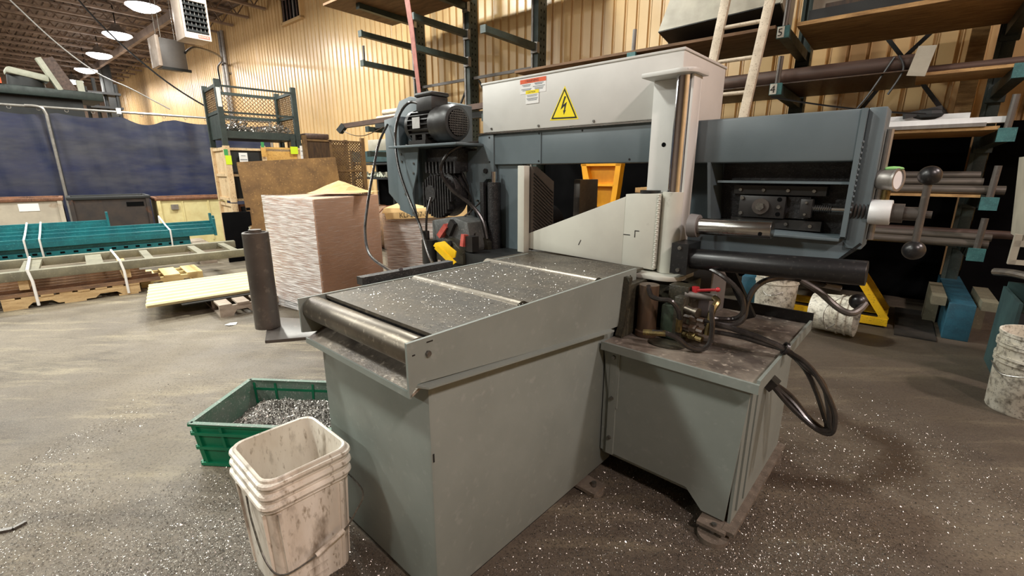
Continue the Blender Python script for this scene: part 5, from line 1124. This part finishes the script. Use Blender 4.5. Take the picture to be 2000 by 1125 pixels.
for i in range(4):
    lo_, hi_ = tq(0.905, 0.0), tq(0.968, 0.235); lo2, hi2 = lo_, hi_
    for k in ((0.03, 0.2, 0.5, 0.8, 0.97) if i % 2 else (0.03, 0.16, 0.5, 0.84, 0.97)):
        p0 = Vector(lo_[i]).lerp(Vector(lo_[(i + 1) % 4]), k); p1 = Vector(hi_[i]).lerp(Vector(hi_[(i + 1) % 4]), k)
        t.part('rib', MB().bar(p0, p1, 0.014, 0.022), M['tote'])
def heap(u, v):
    a = Vector(tq(0.875, 0)[0]); bx = Vector(tq(0.875, 0)[3]) - a; by = Vector(tq(0.875, 0)[1]) - a
    p = a + bx * u + by * v
    e = min(u, v, 1 - u, 1 - v) * 4; e = min(1, max(0, e))
    z = 0.10 + 0.085 * math.sin(min(1, e) * PI / 2) + 0.02 * mnoise.noise(p * 9) + 0.012 * mnoise.noise(p * 30)
    return (p.x, p.y, z)
def flake(mb, c, l, flat=0.4):
    a = random.uniform(0, 2 * PI)
    u = Vector((math.cos(a), math.sin(a), random.uniform(-flat, flat))) * l; w = Vector((-math.sin(a), math.cos(a), random.uniform(-flat, flat) * 1.6)) * l * random.uniform(0.25, 0.6)
    return mb.add([c - u - w, c + u - w, c + u + w, c - u + w], [(0, 1, 2, 3)])
hp = MB().grid(heap, 40, 30)
solo('metal_shavings', 'bed of grey shavings filling the green tote', 'shavings', CF, (cc_.x, cc_.y, 0.1), hp, M['chipbed'], kind='stuff')
fk = MB()
for k in range(9000):
    u, v = random.uniform(0.03, 0.97), random.uniform(0.03, 0.97)
    p = Vector(heap(u, v)); flake(fk, p + Vector((0, 0, 0.004)), random.uniform(0.002, 0.005), 1.0)
solo('metal_shavings', 'loose bright flakes on top of the shavings in the green tote', 'shavings', CF, (cc_.x, cc_.y, 0.2), fk, M['chip'], kind='stuff', sm=False)

# shavings all over the floor
fk = MB(); n = 0
while n < 140000:
    r = math.sqrt(random.random())
    x, y = random.uniform(-2.6, 2.6), random.uniform(0.8, 3.4)
    dens = 0.13 + 0.4 * mnoise.noise(Vector((x * 1.4, y * 1.4, 0.3)))
    dens += 0.95 * math.exp(-((x + 1.15) ** 2 + (y - 1.3) ** 2) / 0.4) + 0.36 * math.exp(-((x - 0.9) ** 2 / 1.1 + (y - 1.25) ** 2 / 0.35))
    dens *= max(0, 1 - max(0, y - 1.8) / 1.5)
    if random.random() > dens: continue
    m = (x * math.cos(math.radians(MF)) - y * math.sin(math.radians(MF)), x * math.sin(math.radians(MF)) + y * math.cos(math.radians(MF)))
    if -1.75 < m[0] < -1.04 and 0.765 < m[1] < 1.92: continue
    big = random.random() < 0.025
    flake(fk, Vector((x, y, 0.003)), random.uniform(0.0011, 0.0024) * (1.9 if big else 1), 0.7); n += 1
solo('floor_shavings', 'fine metal shavings scattered over the floor around the saw', 'shavings', CF, (0, 1.5, 0), fk, M['chip'], kind='stuff', sm=False)

solo('steel_offcut', 'short dark steel offcut on the floor at the lower left edge', 'offcut', CF, (-2.17, 1.65, 0), MB().bar((-2.24, 1.62, 0.006), (-2.155, 1.65, 0.006), 0.018, 0.012).bar((-2.155, 1.65, 0.006), (-2.14, 1.69, 0.006), 0.016, 0.012), M['post'])
solo('paper_scrap', 'torn white scrap on the floor left of the guide roller', 'scrap', CF, (-2.8, 4.3, 0), MB().add([(-2.90, 4.36, 0.003), (-2.83, 4.33, 0.010), (-2.79, 4.37, 0.004), (-2.81, 4.43, 0.01), (-2.87, 4.41, 0.006), (-2.85, 4.38, 0.02)], [(0, 1, 5), (1, 2, 5), (2, 3, 5), (3, 4, 5), (4, 0, 5)]), M['strap'], sm=False)
# ================================================================== RACKS ALONG THE WALL
RKG = 'cantilever racks along the tan wall'
def num(t, arm, s, d, z, ch):
    if ch:
        t.part('number_plate', MB().box(s - 0.05, s + 0.012, d - 0.009, d - 0.005, z - 0.045, z + 0.055), M['creamd'], parent=arm)
        t.part('number', text_mb(ch, 0.10, (s - 0.048, d - 0.011, z - 0.03), (1, 0, 0), UP), M['ink'], parent=arm, sm=False)
def canti(lab, s, arms, tips, top=5.2, base=True, tipm='tealtip', dt=5.62, pins=(), nums={}):
    t = Thing('cantilever_rack', lab, 'rack', WF, (s, 7.05, 0), RKG)
    t.part('column_post', MB().box(s - 0.05, s + 0.05, 6.95, 7.2, 0, top), M['darkgreen'], bv=0.004)
    t.part('column_flange', MB().box(s - 0.085, s - 0.05, 6.93, 6.97, 0, top), M['darkgreen'] if tipm == 'tealtip' else M['galv'])
    hb = MB(); z = 0.3
    while z < top - 0.1: hb.box(s + 0.0505, s + 0.0515, 7.02, 7.04, z, z + 0.035).box(s + 0.0505, s + 0.0515, 7.11, 7.13, z, z + 0.035); z += 0.11
    t.part('punched_slots', hb, M['vdark'], kind='stuff')
    if base:
        t.part('base_leg', MB().box(s - 0.09, s + 0.09, 5.63, 7.2, 0.0, 0.34), M['bluebase'], bv=0.006)
    for i, (z, m) in enumerate(arms):
        a = t.part('arm', MB().hexa([(s - 0.045, dt, z - 0.09), (s + 0.045, dt, z - 0.09), (s + 0.045, 6.95, z - 0.11), (s - 0.045, 6.95, z - 0.11), (s - 0.045, dt, z), (s + 0.045, dt, z), (s + 0.045, 6.95, z), (s - 0.045, 6.95, z)]), M['darkgreen'])
        if tips: t.part('arm_tip', MB().box(s - 0.055, s + 0.055, dt - 0.005, dt + 0.03, z - 0.10, z + 0.01), M[tipm], parent=a)
        if i in pins: t.part('stop_pin', MB().cyl((s, dt + 0.05, z), (s + 0.005, dt + 0.05, z + 0.27), 0.025, n=10), M['post'], parent=a)
        num(t, a, s, dt, z - 0.05, nums.get(i))
        t.part('arm_bracket', MB().box(s - 0.07, s + 0.07, 6.90, 6.97, z - 0.15, z + 0.02), M['galv'] if tipm != 'tealtip' else M['darkgreen'], parent=a)
    return t
canti('rack column at the far left, right of the open tan wall', -8.42, [(4.595, 0), (4.12, 0), (3.6, 0), (2.38, 0), (1.9, 0)], True, tipm='darkgreen', pins=(2,), base=True)
canti('middle of the three slotted rack columns above the motor', -6.85, [(4.595, 0), (4.12, 0), (3.64, 0), (2.38, 0)], True, tipm='darkgreen', pins=())
canti('slotted rack column rising right behind the pale cover', -5.2, [(4.595, 0), (3.64, 0), (2.38, 0)], True, tipm='darkgreen')
canti('rack column hidden behind the pale cover, its pin showing above', -2.75, [(2.90, 0), (2.38, 0)], True, pins=(0,))
canti('rack column with arms numbered 5 and 4 behind the ladder', -1.12, [(2.90, 0), (2.37, 0), (1.84, 0), (1.28, 0), (0.84, 0)], True, pins=(0, 1), nums={0: '5', 1: '4'})
canti('rightmost rack column with teal arm ends on a blue base', 0.63, [(2.90, 0), (2.33, 0), (1.84, 0), (1.28, 0), (0.84, 0)], True, pins=(2, 3, 4))
t = Thing('rack_brace', 'horizontal angle bars tying the left rack columns together', 'brace', WF, (-6.8, 7.1, 3.3))
t.part('angle_bar', MB().box(-8.37, -6.9, 7.05, 7.09, 3.27, 3.32), M['unitgrey']); t.part('angle_bar', MB().box(-6.8, -5.25, 7.05, 7.09, 3.27, 3.32), M['unitgrey'])
for s0 in (-8.37, -6.8):
    t.part('diagonal', MB().bar((s0 + 0.1, 7.1, 3.25), (s0 + 0.75, 7.12, 2.3), 0.03, 0.03), M['dark']); t.part('diagonal', MB().bar((s0 + 1.4, 7.1, 3.25), (s0 + 0.75, 7.12, 2.3), 0.03, 0.03), M['dark'])
t = Thing('rack_brace', 'dark crossed bars between the right rack columns', 'brace', WF, (-0.3, 7.2, 2.5))
for a, b2 in (((-0.38, 3.02), (-0.17, 2.74)), ((-0.17, 2.74), (0.05, 3.0)), ((-0.17, 2.74), (-0.55, 2.1)), ((-0.17, 2.74), (0.3, 2.1)), ((-1.07, 2.0), (-0.55, 2.1))):
    t.part('bar', MB().bar((a[0], 7.15, a[1]), (b2[0], 7.15, b2[1]), 0.04, 0.04), M['dark'])
solo('rack_back_post', 'pale timber post against the wall at the far right', 'post', WF, (0.42, 7.3, 0), MB().box(0.36, 0.5, 7.3, 7.38, 0, 4), M['plank'])

# load: upper deck over the left rack
solo('deck_sheet', 'wide dark plywood sheet across the upper left rack arms', 'sheet', WF, (-7.0, 6.2, 4.2), MB().hexa([(-10.2, 5.75, 4.62), (-7.7, 5.55, 4.2), (-4.6, 5.6, 4.19), (-4.6, 6.9, 4.19), (-10.2, 5.75, 4.66), (-7.7, 5.55, 4.24), (-4.6, 5.6, 4.23), (-4.6, 6.9, 4.23)]) if False else MB().box(-9.08, -5.4, 5.29, 6.9, 4.60, 4.64), M['ply'])
solo('steel_sheet', 'dark sheet lying on the plywood of the upper left rack', 'sheet', WF, (-7.0, 6.2, 4.24), MB().box(-8.3, -4.2, 5.35, 6.88, 4.642, 4.72), M['dark'])
solo('lifting_sling', 'salmon lifting sling hanging in front of the rack columns', 'sling', WF, (-6.5, 6.2, 2.5), MB().prism([(-6.62, 2.2), (-6.50, 2.0), (-6.34, 2.3), (-6.42, 2.9), (-6.50, 3.6), (-6.58, 4.4), (-6.6, 6.4), (-6.70, 6.4), (-6.70, 4.4), (-6.60, 3.6), (-6.52, 2.9)] if False else [(-6.44, 2.5), (-6.36, 2.5), (-6.44, 3.2), (-6.50, 3.8), (-6.62, 4.5), (-6.85, 6.4), (-6.95, 6.4), (-6.74, 4.5), (-6.61, 3.8), (-6.53, 3.2)], 'y', 5.35, 5.36), M['copper'])
TG = 'tubes on the left rack arms'
t = Thing('rack_tube', 'dark square tube with a forked end beside the belt guard', 'tube', WF, (-8.3, 5.9, 2.5), TG)
t.part('tube_body', MB().bar((-9.32, 5.68, 2.45), (-5.2, 6.1, 2.60), 0.09, 0.09), M['pipe']); t.part('fork_end', MB().bar((-9.30, 5.66, 2.46), (-9.42, 5.6, 2.33), 0.12, 0.11), M['dark'])
solo('rack_tube', 'lower dark channel under the forked tube by the belt guard', 'tube', WF, (-8, 5.8, 2.4), MB().bar((-8.32, 5.8, 2.40), (-5.2, 6.2, 2.47), 0.12, 0.10), M['dark'], group=TG)
solo('rack_tube', 'pale thick tube on top of the forked dark tube', 'tube', WF, (-8, 5.9, 2.6), MB().cyl((-8.28, 5.95, 2.66), (-7.2, 6.08, 2.68), 0.06, n=14), M['ladder'], group=TG)
solo('rack_tube', 'pale thin tube just under the pale thick tube', 'tube', WF, (-8, 5.8, 2.55), MB().cyl((-8.3, 5.8, 2.545), (-7.2, 5.86, 2.58), 0.035, n=12), M['ladder'], group=TG)
solo('sling_wire', 'thin wire sagging under the forked tube', 'wire', WF, (-8.8, 5.6, 2.3), MB().tube([(-9.3, 5.62, 2.35), (-9.0, 5.64, 2.25), (-8.6, 5.66, 2.22), (-8.2, 5.7, 2.30), (-8.0, 5.72, 2.36)], 0.008, n=6), M['ironbrown'])

# load on the right rack
PLG = 'planks on the right rack'
solo('shelf_plank', 'long plywood plank on the top arms, under the grey hopper', 'plank', WF, (-2.3, 6.2, 2.91), MB().box(-4.6, -1.2, 5.64, 6.9, 2.905, 2.935), M['ply'], group=PLG)
solo('shelf_plank', 'long plywood plank on the top arms right of number 5', 'plank', WF, (0, 6.2, 2.91), MB().box(-1.02, 2.6, 5.70, 6.9, 2.905, 2.94), M['plank'], group=PLG)
t = Thing('sheet_hopper', 'big grey sheet-metal trough lying on the top plank behind the ladder', 'trough', WF, (-1.8, 6.1, 2.94))
t.part('front_sheet', MB().hexa([(-2.47, 5.72, 3.11), (-1.20, 5.72, 3.16), (-1.20, 5.74, 3.16), (-2.47, 5.74, 3.11), (-2.3, 5.95, 3.9), (-1.0, 5.95, 3.9), (-1.0, 5.97, 3.9), (-2.3, 5.97, 3.9)]), M['sheetgrey'])
t.part('under_sheet', MB().hexa([(-2.47, 5.72, 3.10), (-1.20, 5.72, 3.15), (-1.15, 6.3, 2.94), (-2.4, 6.3, 2.94), (-2.47, 5.73, 3.12), (-1.20, 5.73, 3.17), (-1.15, 6.31, 2.96), (-2.4, 6.31, 2.96)]), M['dark'])
t.part('end_sheet', MB().prism([(5.72, 3.15), (6.3, 2.94), (6.4, 3.9), (5.95, 3.9)], 'x', -1.2, -1.18), M['sheetgrey'])
solo('grey_sheet', 'grey sheet standing behind the ladder right of the trough', 'sheet', WF, (-0.8, 6.4, 2.94), MB().box(-1.0, -0.72, 6.3, 6.4, 2.942, 3.9), M['sheetgrey'])
solo('dark_channel', 'dark channel on the top right plank at the frame edge', 'channel', WF, (0.5, 6, 2.94), MB().box(-0.95, 2.4, 5.82, 6.0, 2.942, 3.06), M['dark'])
solo('dark_plate_stack', 'dark brown plate stack above the top right plank', 'plate', WF, (0.5, 6.3, 2.94), MB().box(-0.85, 2.4, 6.05, 6.8, 2.942, 3.16), M['ironbrown'])
PG2 = 'pipes on the right rack'
solo('steel_pipe', 'thick brown pipe on the arm numbered 4', 'pipe', WF, (-1.0, 5.85, 2.45), MB().cyl((-3.6, 5.85, 2.468), (0.02, 5.85, 2.468), 0.075, n=24), M['pipe'], group=PG2)
solo('steel_pipe', 'thin brown pipe at the right of the hanging plate', 'pipe', WF, (0.8, 5.95, 2.4), MB().cyl((0.0, 5.95, 2.40), (1.9, 5.95, 2.40), 0.04, n=18), M['pipe'], group=PG2)
solo('brown_plate', 'flat brown plate on the arms under the thick brown pipe', 'plate', WF, (-1, 6.1, 2.38), MB().box(-3.4, 0.03, 5.72, 6.85, 2.382, 2.392), M['ironbrown'])
solo('shelf_plank', 'thin plank on the right arm below the thin brown pipe', 'plank', WF, (0.8, 6.0, 2.33), MB().box(-0.02, 2.0, 5.75, 6.3, 2.332, 2.358), M['plank'], group=PLG)
solo('hanging_plate', 'tilted grey plate with a hole wired to the thick pipe', 'plate', WF, (0, 5.7, 2.35), MB().hexa([(-0.09, 5.70, 2.34), (0.04, 5.70, 2.32), (0.04, 5.715, 2.32), (-0.09, 5.715, 2.34), (-0.045, 5.72, 2.58), (0.08, 5.72, 2.57), (0.08, 5.735, 2.57), (-0.045, 5.735, 2.58)]), M['sheetgrey'])
t = Thing('hanging_wire', 'dark wires looped around the thick pipe and sagging below', 'wire', WF, (-0.3, 5.75, 2.3))
t.part('wire', MB().tube([(-0.2, 5.77, 2.52), (-0.35, 5.76, 2.2), (-0.45, 5.78, 2.05)], 0.01, n=6), M['black']); t.part('wire', MB().tube([(-1.15, 5.6, 2.25), (-0.7, 5.66, 2.14), (-0.25, 5.68, 2.05), (0.1, 5.7, 2.0)], 0.008, n=6), M['black']); t.part('wire', MB().tube([(-0.17, 5.77, 2.53), (-0.12, 5.76, 2.4), (-0.2, 5.77, 2.2)], 0.01, n=6), M['black'])
AG = 'bright aluminium bars on the right rack'
for i, (y, z, e) in enumerate(((5.75, 1.90, 0.62), (5.88, 1.955, 0.40), (5.70, 1.872, 0.5))):
    solo('aluminium_bar', ['longest bright aluminium bar, in the middle', 'top bright aluminium bar, farthest back', 'lowest dull aluminium bar, nearest the front'][i], 'bar', WF, (-0.4, y, z), MB().box(-1.3, e, y - 0.04, y + 0.04, z, z + (0.05 if i < 2 else 0.03)), M['alu'] if i < 2 else M['galv'], group=AG)
solo('shelf_plank', 'plank under the aluminium bars', 'plank', WF, (-0.3, 6.2, 1.84), MB().box(-1.4, 0.585, 5.68, 6.7, 1.842, 1.872), M['plank'], group=PLG)
solo('steel_part', 'crumpled dark steel part lying on the aluminium bars', 'scrap', WF, (0.15, 5.9, 2.0), MB().sphere((0.12, 5.87, 2.01), 0.09, 9, 6, (1.4, 1, 0.6)).bar((-0.05, 5.8, 2.0), (0.2, 5.9, 2.06), 0.05, 0.05), M['dark'], sm=False)
solo('shelf_plank', 'plank under the pipes at the handle height', 'plank', WF, (-0.3, 6.2, 1.28), MB().box(-1.4, 0.575, 5.70, 6.5, 1.282, 1.306), M['plank'], group=PLG)
for i, (y, z, r, e) in enumerate(((5.74, 1.345, 0.038, 0.72), (5.80, 1.412, 0.034, 0.58), (5.88, 1.47, 0.034, 0.56), (5.88, 1.345, 0.036, 0.6))):
    solo('steel_pipe', ['front lower pipe, longest, on the plank behind the ball handle', 'front upper pipe on the plank behind the ball handle', 'topmost pipe on the plank behind the ball handle', 'rear lower pipe on the plank behind the ball handle'][i], 'pipe', WF, (-0.3, y, z), MB().cyl((-1.3, y, z), (e, y, z), r, n=18), M['pipeg'] if i != 3 else M['pipe'], group=PG2)
for i, (y, z, r, e) in enumerate(((5.72, 0.878, 0.036, 0.70), (5.80, 0.93, 0.034, 0.72), (5.90, 0.955, 0.036, 0.95))):
    solo('steel_pipe', ['lowest pipe on the bottom arms, nearest the front', 'middle pipe on the bottom arms', 'rear brown pipe on the bottom arms, poking out farthest'][i], 'pipe', WF, (-0.3, y, z), MB().cyl((-1.3, y, z), (e, y, z), r, n=18), M['pipeg'] if i < 2 else M['pipe'], group=PG2)
DG = 'dark sheets added as shade behind the right rack'
for i, (s0, s1) in enumerate(((-5.6, -2.85), (-2.7, -1.2), (-1.05, 0.55), (0.72, 3.2))):  # near-black sheets added to stand for the deep shade behind the racks
    solo('shade_sheet', ['dark sheet added as shade at the wall behind the yellow machine', 'dark sheet added as shade at the wall behind the idler frame', 'black sheet added as shade at the wall behind the ball handle', 'black sheet added as shade at the wall, rightmost'][i], 'sheet', WF, (s0, 7.3, 0), MB().box(s0, s1, 7.24, 7.28, 0.0, 2.02 if i > 1 else 1.75), M['vdark'], group=DG)

# leaning ladder
t = Thing('ladder', 'weathered pale ladder leaning on the rack behind the saw head', 'ladder', WF, (-1.6, 5.3, 0))
def lad(u, z):   # side rail position at height z
    k = z / 4.0
    return (u + 0.30 * (k - 0.5), 4.95 + 0.55 * k, z)
for u in (-1.72, -1.30):
    t.part('side_rail', MB().bar(lad(u, 0.0), lad(u, 4.0), 0.055, 0.085, up=(1, 0, 0)), M['ladder'], bv=0.004)
for k in range(11):
    z = 0.32 + k * 0.325
    t.part('rung', MB().cyl(lad(-1.70, z), lad(-1.32, z), 0.02, n=10), M['ladder'])

# amber machine seen through the saw throat
t = Thing('amber_machine', 'amber yellow machine door frame seen under the saw beam', 'machine', WF, (-3.3, 5.9, 0))
t.part('body', MB().box(-3.55, -2.95, 6.1, 6.7, 0, 1.0), M['yelmach'])
t.part('back_panel', MB().box(-3.55, -3.05, 6.08, 6.12, 1.0, 1.62), M['yelmach'])
t.part('left_wing', MB().prism([(-3.62, 1.62), (-3.54, 1.62), (-3.44, 1.28), (-3.44, 1.0), (-3.50, 1.0)], 'y', 5.98, 6.1), M['yelmach']); t.part('right_wing', MB().prism([(-3.06, 1.62), (-2.98, 1.62), (-3.02, 1.2), (-3.05, 1.0), (-3.12, 1.0)], 'y', 5.98, 6.1), M['yelmach'])
t.part('top_rail', MB().box(-3.62, -2.98, 5.98, 6.1, 1.58, 1.66), M['yelmach']); t.part('shelf', MB().box(-3.45, -3.08, 5.98, 6.1, 1.30, 1.32), M['yelmach'])
t = Thing('work_bench', 'dark bench with a pale edge behind the vise arm', 'bench', WF, (-2.2, 5.9, 0))
t.part('top', MB().box(-2.62, -1.7, 5.7, 6.4, 1.24, 1.30), M['plank']); t.part('body', MB().box(-2.6, -1.75, 5.75, 6.35, 0, 1.24), M['vdark'])
t = Thing('wire_caddy', 'small wire caddy standing on the dark bench', 'caddy', WF, (-2.2, 5.9, 1.3))
for x in (-2.3, -2.2, -2.1, -2.0): t.part('wire', MB().cyl((x, 5.85, 1.3), (x, 5.85, 1.5), 0.008, n=6), M['post'])
t.part('wire', MB().box(-2.31, -1.99, 5.84, 5.86, 1.49, 1.51), M['post']); t.part('wire', MB().cyl((-2.5, 5.9, 1.3), (-2.48, 5.9, 1.6), 0.012, n=6), M['galv'])
t = Thing('air_line', 'salmon hose with a white strap looped behind the vise', 'hose', WF, (-3.9, 5.5, 1.0))
t.part('hose', MB().tube([(-4.16, 5.3, 1.42), (-4.0, 5.3, 1.36), (-3.86, 5.3, 1.25), (-3.74, 5.3, 1.1), (-3.7, 5.32, 0.9)], 0.016, n=8), M['copper']); t.part('strap', MB().tube([(-4.14, 5.32, 1.42), (-3.82, 5.32, 1.41), (-3.86, 5.32, 1.2), (-3.93, 5.32, 0.95)], 0.012, n=6, straight=True), M['strap'])
t.part('reel', MB().cyl((-3.9, 5.35, 0.78), (-3.9, 5.6, 0.78), 0.26, n=24), M['vdark']); t.part('reel_stand', MB().box(-4.0, -3.8, 5.38, 5.58, 0, 0.6), M['vdark']); t.part('valve', MB().sphere((-3.92, 5.33, 1.05), 0.05, 12, 8), M['orange'])

# ================================================================== RIGHT FLOOR ITEMS
def round_pail(name, lab, c, ax, R, H, mtl, rings=(0.80, 0.88), grp=None, bail=None, fr=WF, open_top=True):
    t = Thing(name, lab, 'bucket', fr, (c[0], c[1], 0), grp)
    r0, r1 = R * 0.90, R
    prof = [(0, 0), (r0, 0), (r0 + 0.005, 0.01), (r1, H - 0.02), (r1 + 0.006, H - 0.02), (r1 + 0.006, H), (r1 - 0.006, H), (r0 - 0.008, 0.015), (0, 0.015)]
    t.part('body', MB().lathe(prof, c, 36, ax), M[mtl])
    d = Vector(ax).normalized()
    for k in rings:
        p = Vector(c) + d * (H * k); rr = r0 + (r1 - r0) * k
        t.part('rib', MB().ring(p, p + d * 0.016, rr + 0.011, rr - 0.002, 36), M[mtl])
    if bail: t.part('bail', MB().tube(bail, 0.004, n=6), M['bolt'])
    return t
WG = 'white plastic buckets by the rack'
round_pail('white_bucket', 'white bucket standing upright behind the tray, beside the one lying down', (-0.84, 5.55, 0), (0, 0, 1), 0.205, 0.42, 'pail', (0.82,), WG, [(-1.0, 5.50, 0.33), (-0.9, 5.34, 0.24), (-0.8, 5.33, 0.25), (-0.64, 5.50, 0.33)])
t = round_pail('white_bucket', 'white bucket lying on its side by the yellow stand', (-0.45, 5.15, 0.195), (1, -0.12, 0.03), 0.183, 0.36, 'pail', (0.62, 0.80), WG, [(-0.2, 4.97, 0.2), (-0.3, 4.92, 0.1), (-0.33, 4.95, 0.28), (-0.2, 5.1, 0.39)])
t = Thing('yellow_stand', 'yellow A-frame stand leg behind the white buckets', 'stand', WF, (-0.3, 5.85, 0))
for y in (5.66, 6.15):
    t.part('base_bar', MB().box(-0.98, 0.14, y - 0.03, y + 0.03, 0.02, 0.09), M['yelsteel'])
    t.part('diagonal', MB().bar((0.12, y, 0.08), (-0.14, y, 0.46), 0.06, 0.05, up=(0, 1, 0)), M['yelsteel']); t.part('diagonal', MB().bar((-0.95, y, 0.08), (-0.8, y, 0.46), 0.06, 0.05, up=(0, 1, 0)), M['yelsteel'])
t.part('cross_bar', MB().box(-0.9, -0.1, 5.63, 6.18, 0.42, 0.48), M['yelsteel']); t.part('cross_bar', MB().box(0.06, 0.13, 5.69, 6.12, 0.03, 0.08), M['yelsteel'])
solo('floor_pad', 'dark greasy mat on the floor under the rack', 'mat', WF, (0.2, 6.1, 0), MB().box(0.2, 0.5, 5.45, 6.6, 0.0, 0.012), M['grime'])
CRG = 'timber cribbing beside the blue rack base'
for i, (s0, s1) in enumerate(((0.42, 0.52), (0.75, 0.86))):
    solo('timber_block', ['timber block left of the blue rack base', 'timber block right of the blue rack base'][i], 'timber', WF, (s0, 5.9, 0), MB().box(s0, s1, 5.66, 6.4, 0.30, 0.38).box(s0, s1, 6.2, 6.4, 0.0, 0.30), M['olive'], group=CRG)
round_pail('white_bucket', 'large mud-spattered white bucket at the right edge, wire bail hanging', (0.865, 4.16, 0), (0, 0, 1), 0.20, 0.52, 'pail', (0.62, 0.68, 0.82, 0.86), WG, [(0.66, 4.15, 0.30), (0.70, 4.0, 0.265), (0.85, 3.93, 0.31), (0.92, 3.94, 0.34)])
t = Thing('parts_bin', 'blue-green open steel bin behind the right bucket', 'bin', WF, (1.1, 4.75, 0))
t.part('side_panel', MB().box(0.78, 0.80, 4.55, 5.2, 0, 0.62), M['bluegreen']); t.part('side_panel', MB().box(1.38, 1.40, 4.57, 5.2, 0, 0.62), M['bluegreen'])
t.part('front_panel', MB().box(0.80, 1.38, 4.55, 4.57, 0, 0.55), M['dark']); t.part('back_panel', MB().box(0.80, 1.38, 5.18, 5.2, 0, 0.66), M['bluegreen']); t.part('floor_panel', MB().box(0.80, 1.38, 4.57, 5.18, 0.5, 0.52), M['oilyg'])
t.part('blue_band', MB().box(0.78, 1.40, 4.53, 4.55, 0.40, 0.45), M['bluebase'])
solo('grey_hose', 'thick grey hose arching over the blue-green bin', 'hose', WF, (0.9, 5, 0.6), MB().tube([(0.72, 5.25, 0.72), (0.82, 5.1, 0.74), (0.95, 4.9, 0.72), (1.02, 4.75, 0.62), (1.03, 4.68, 0.5)], 0.03, n=10), M['pipeg'])
t = Thing('grey_cabinet', 'grey-white machine cabinet corner on legs at the right frame edge', 'cabinet', WF, (0.95, 4.5, 0))
t.part('side_panel', MB().hexa([(0.70, 4.45, 1.06), (1.5, 4.45, 1.02), (1.5, 4.9, 1.02), (0.70, 4.9, 1.06), (0.64, 4.45, 1.6), (1.5, 4.45, 1.7), (1.5, 4.9, 1.7), (0.64, 4.9, 1.6)]), M['sheetgrey'])
t.part('frame_rail', MB().box(0.66, 1.5, 4.43, 4.47, 1.02, 1.06), M['sheetgrey']); t.part('leg', MB().box(0.655, 0.69, 4.43, 4.47, 0.9, 1.1), M['sheetgrey']); t.part('leg', MB().box(1.44, 1.5, 4.43, 4.5, 0, 1.03), M['sheetgrey']); t.part('leg', MB().box(1.44, 1.5, 4.83, 4.9, 0, 1.03), M['sheetgrey'])
t.part('lower_rail', MB().box(0.66, 1.5, 4.43, 4.47, 0.9, 0.93), M['sheetgrey'])
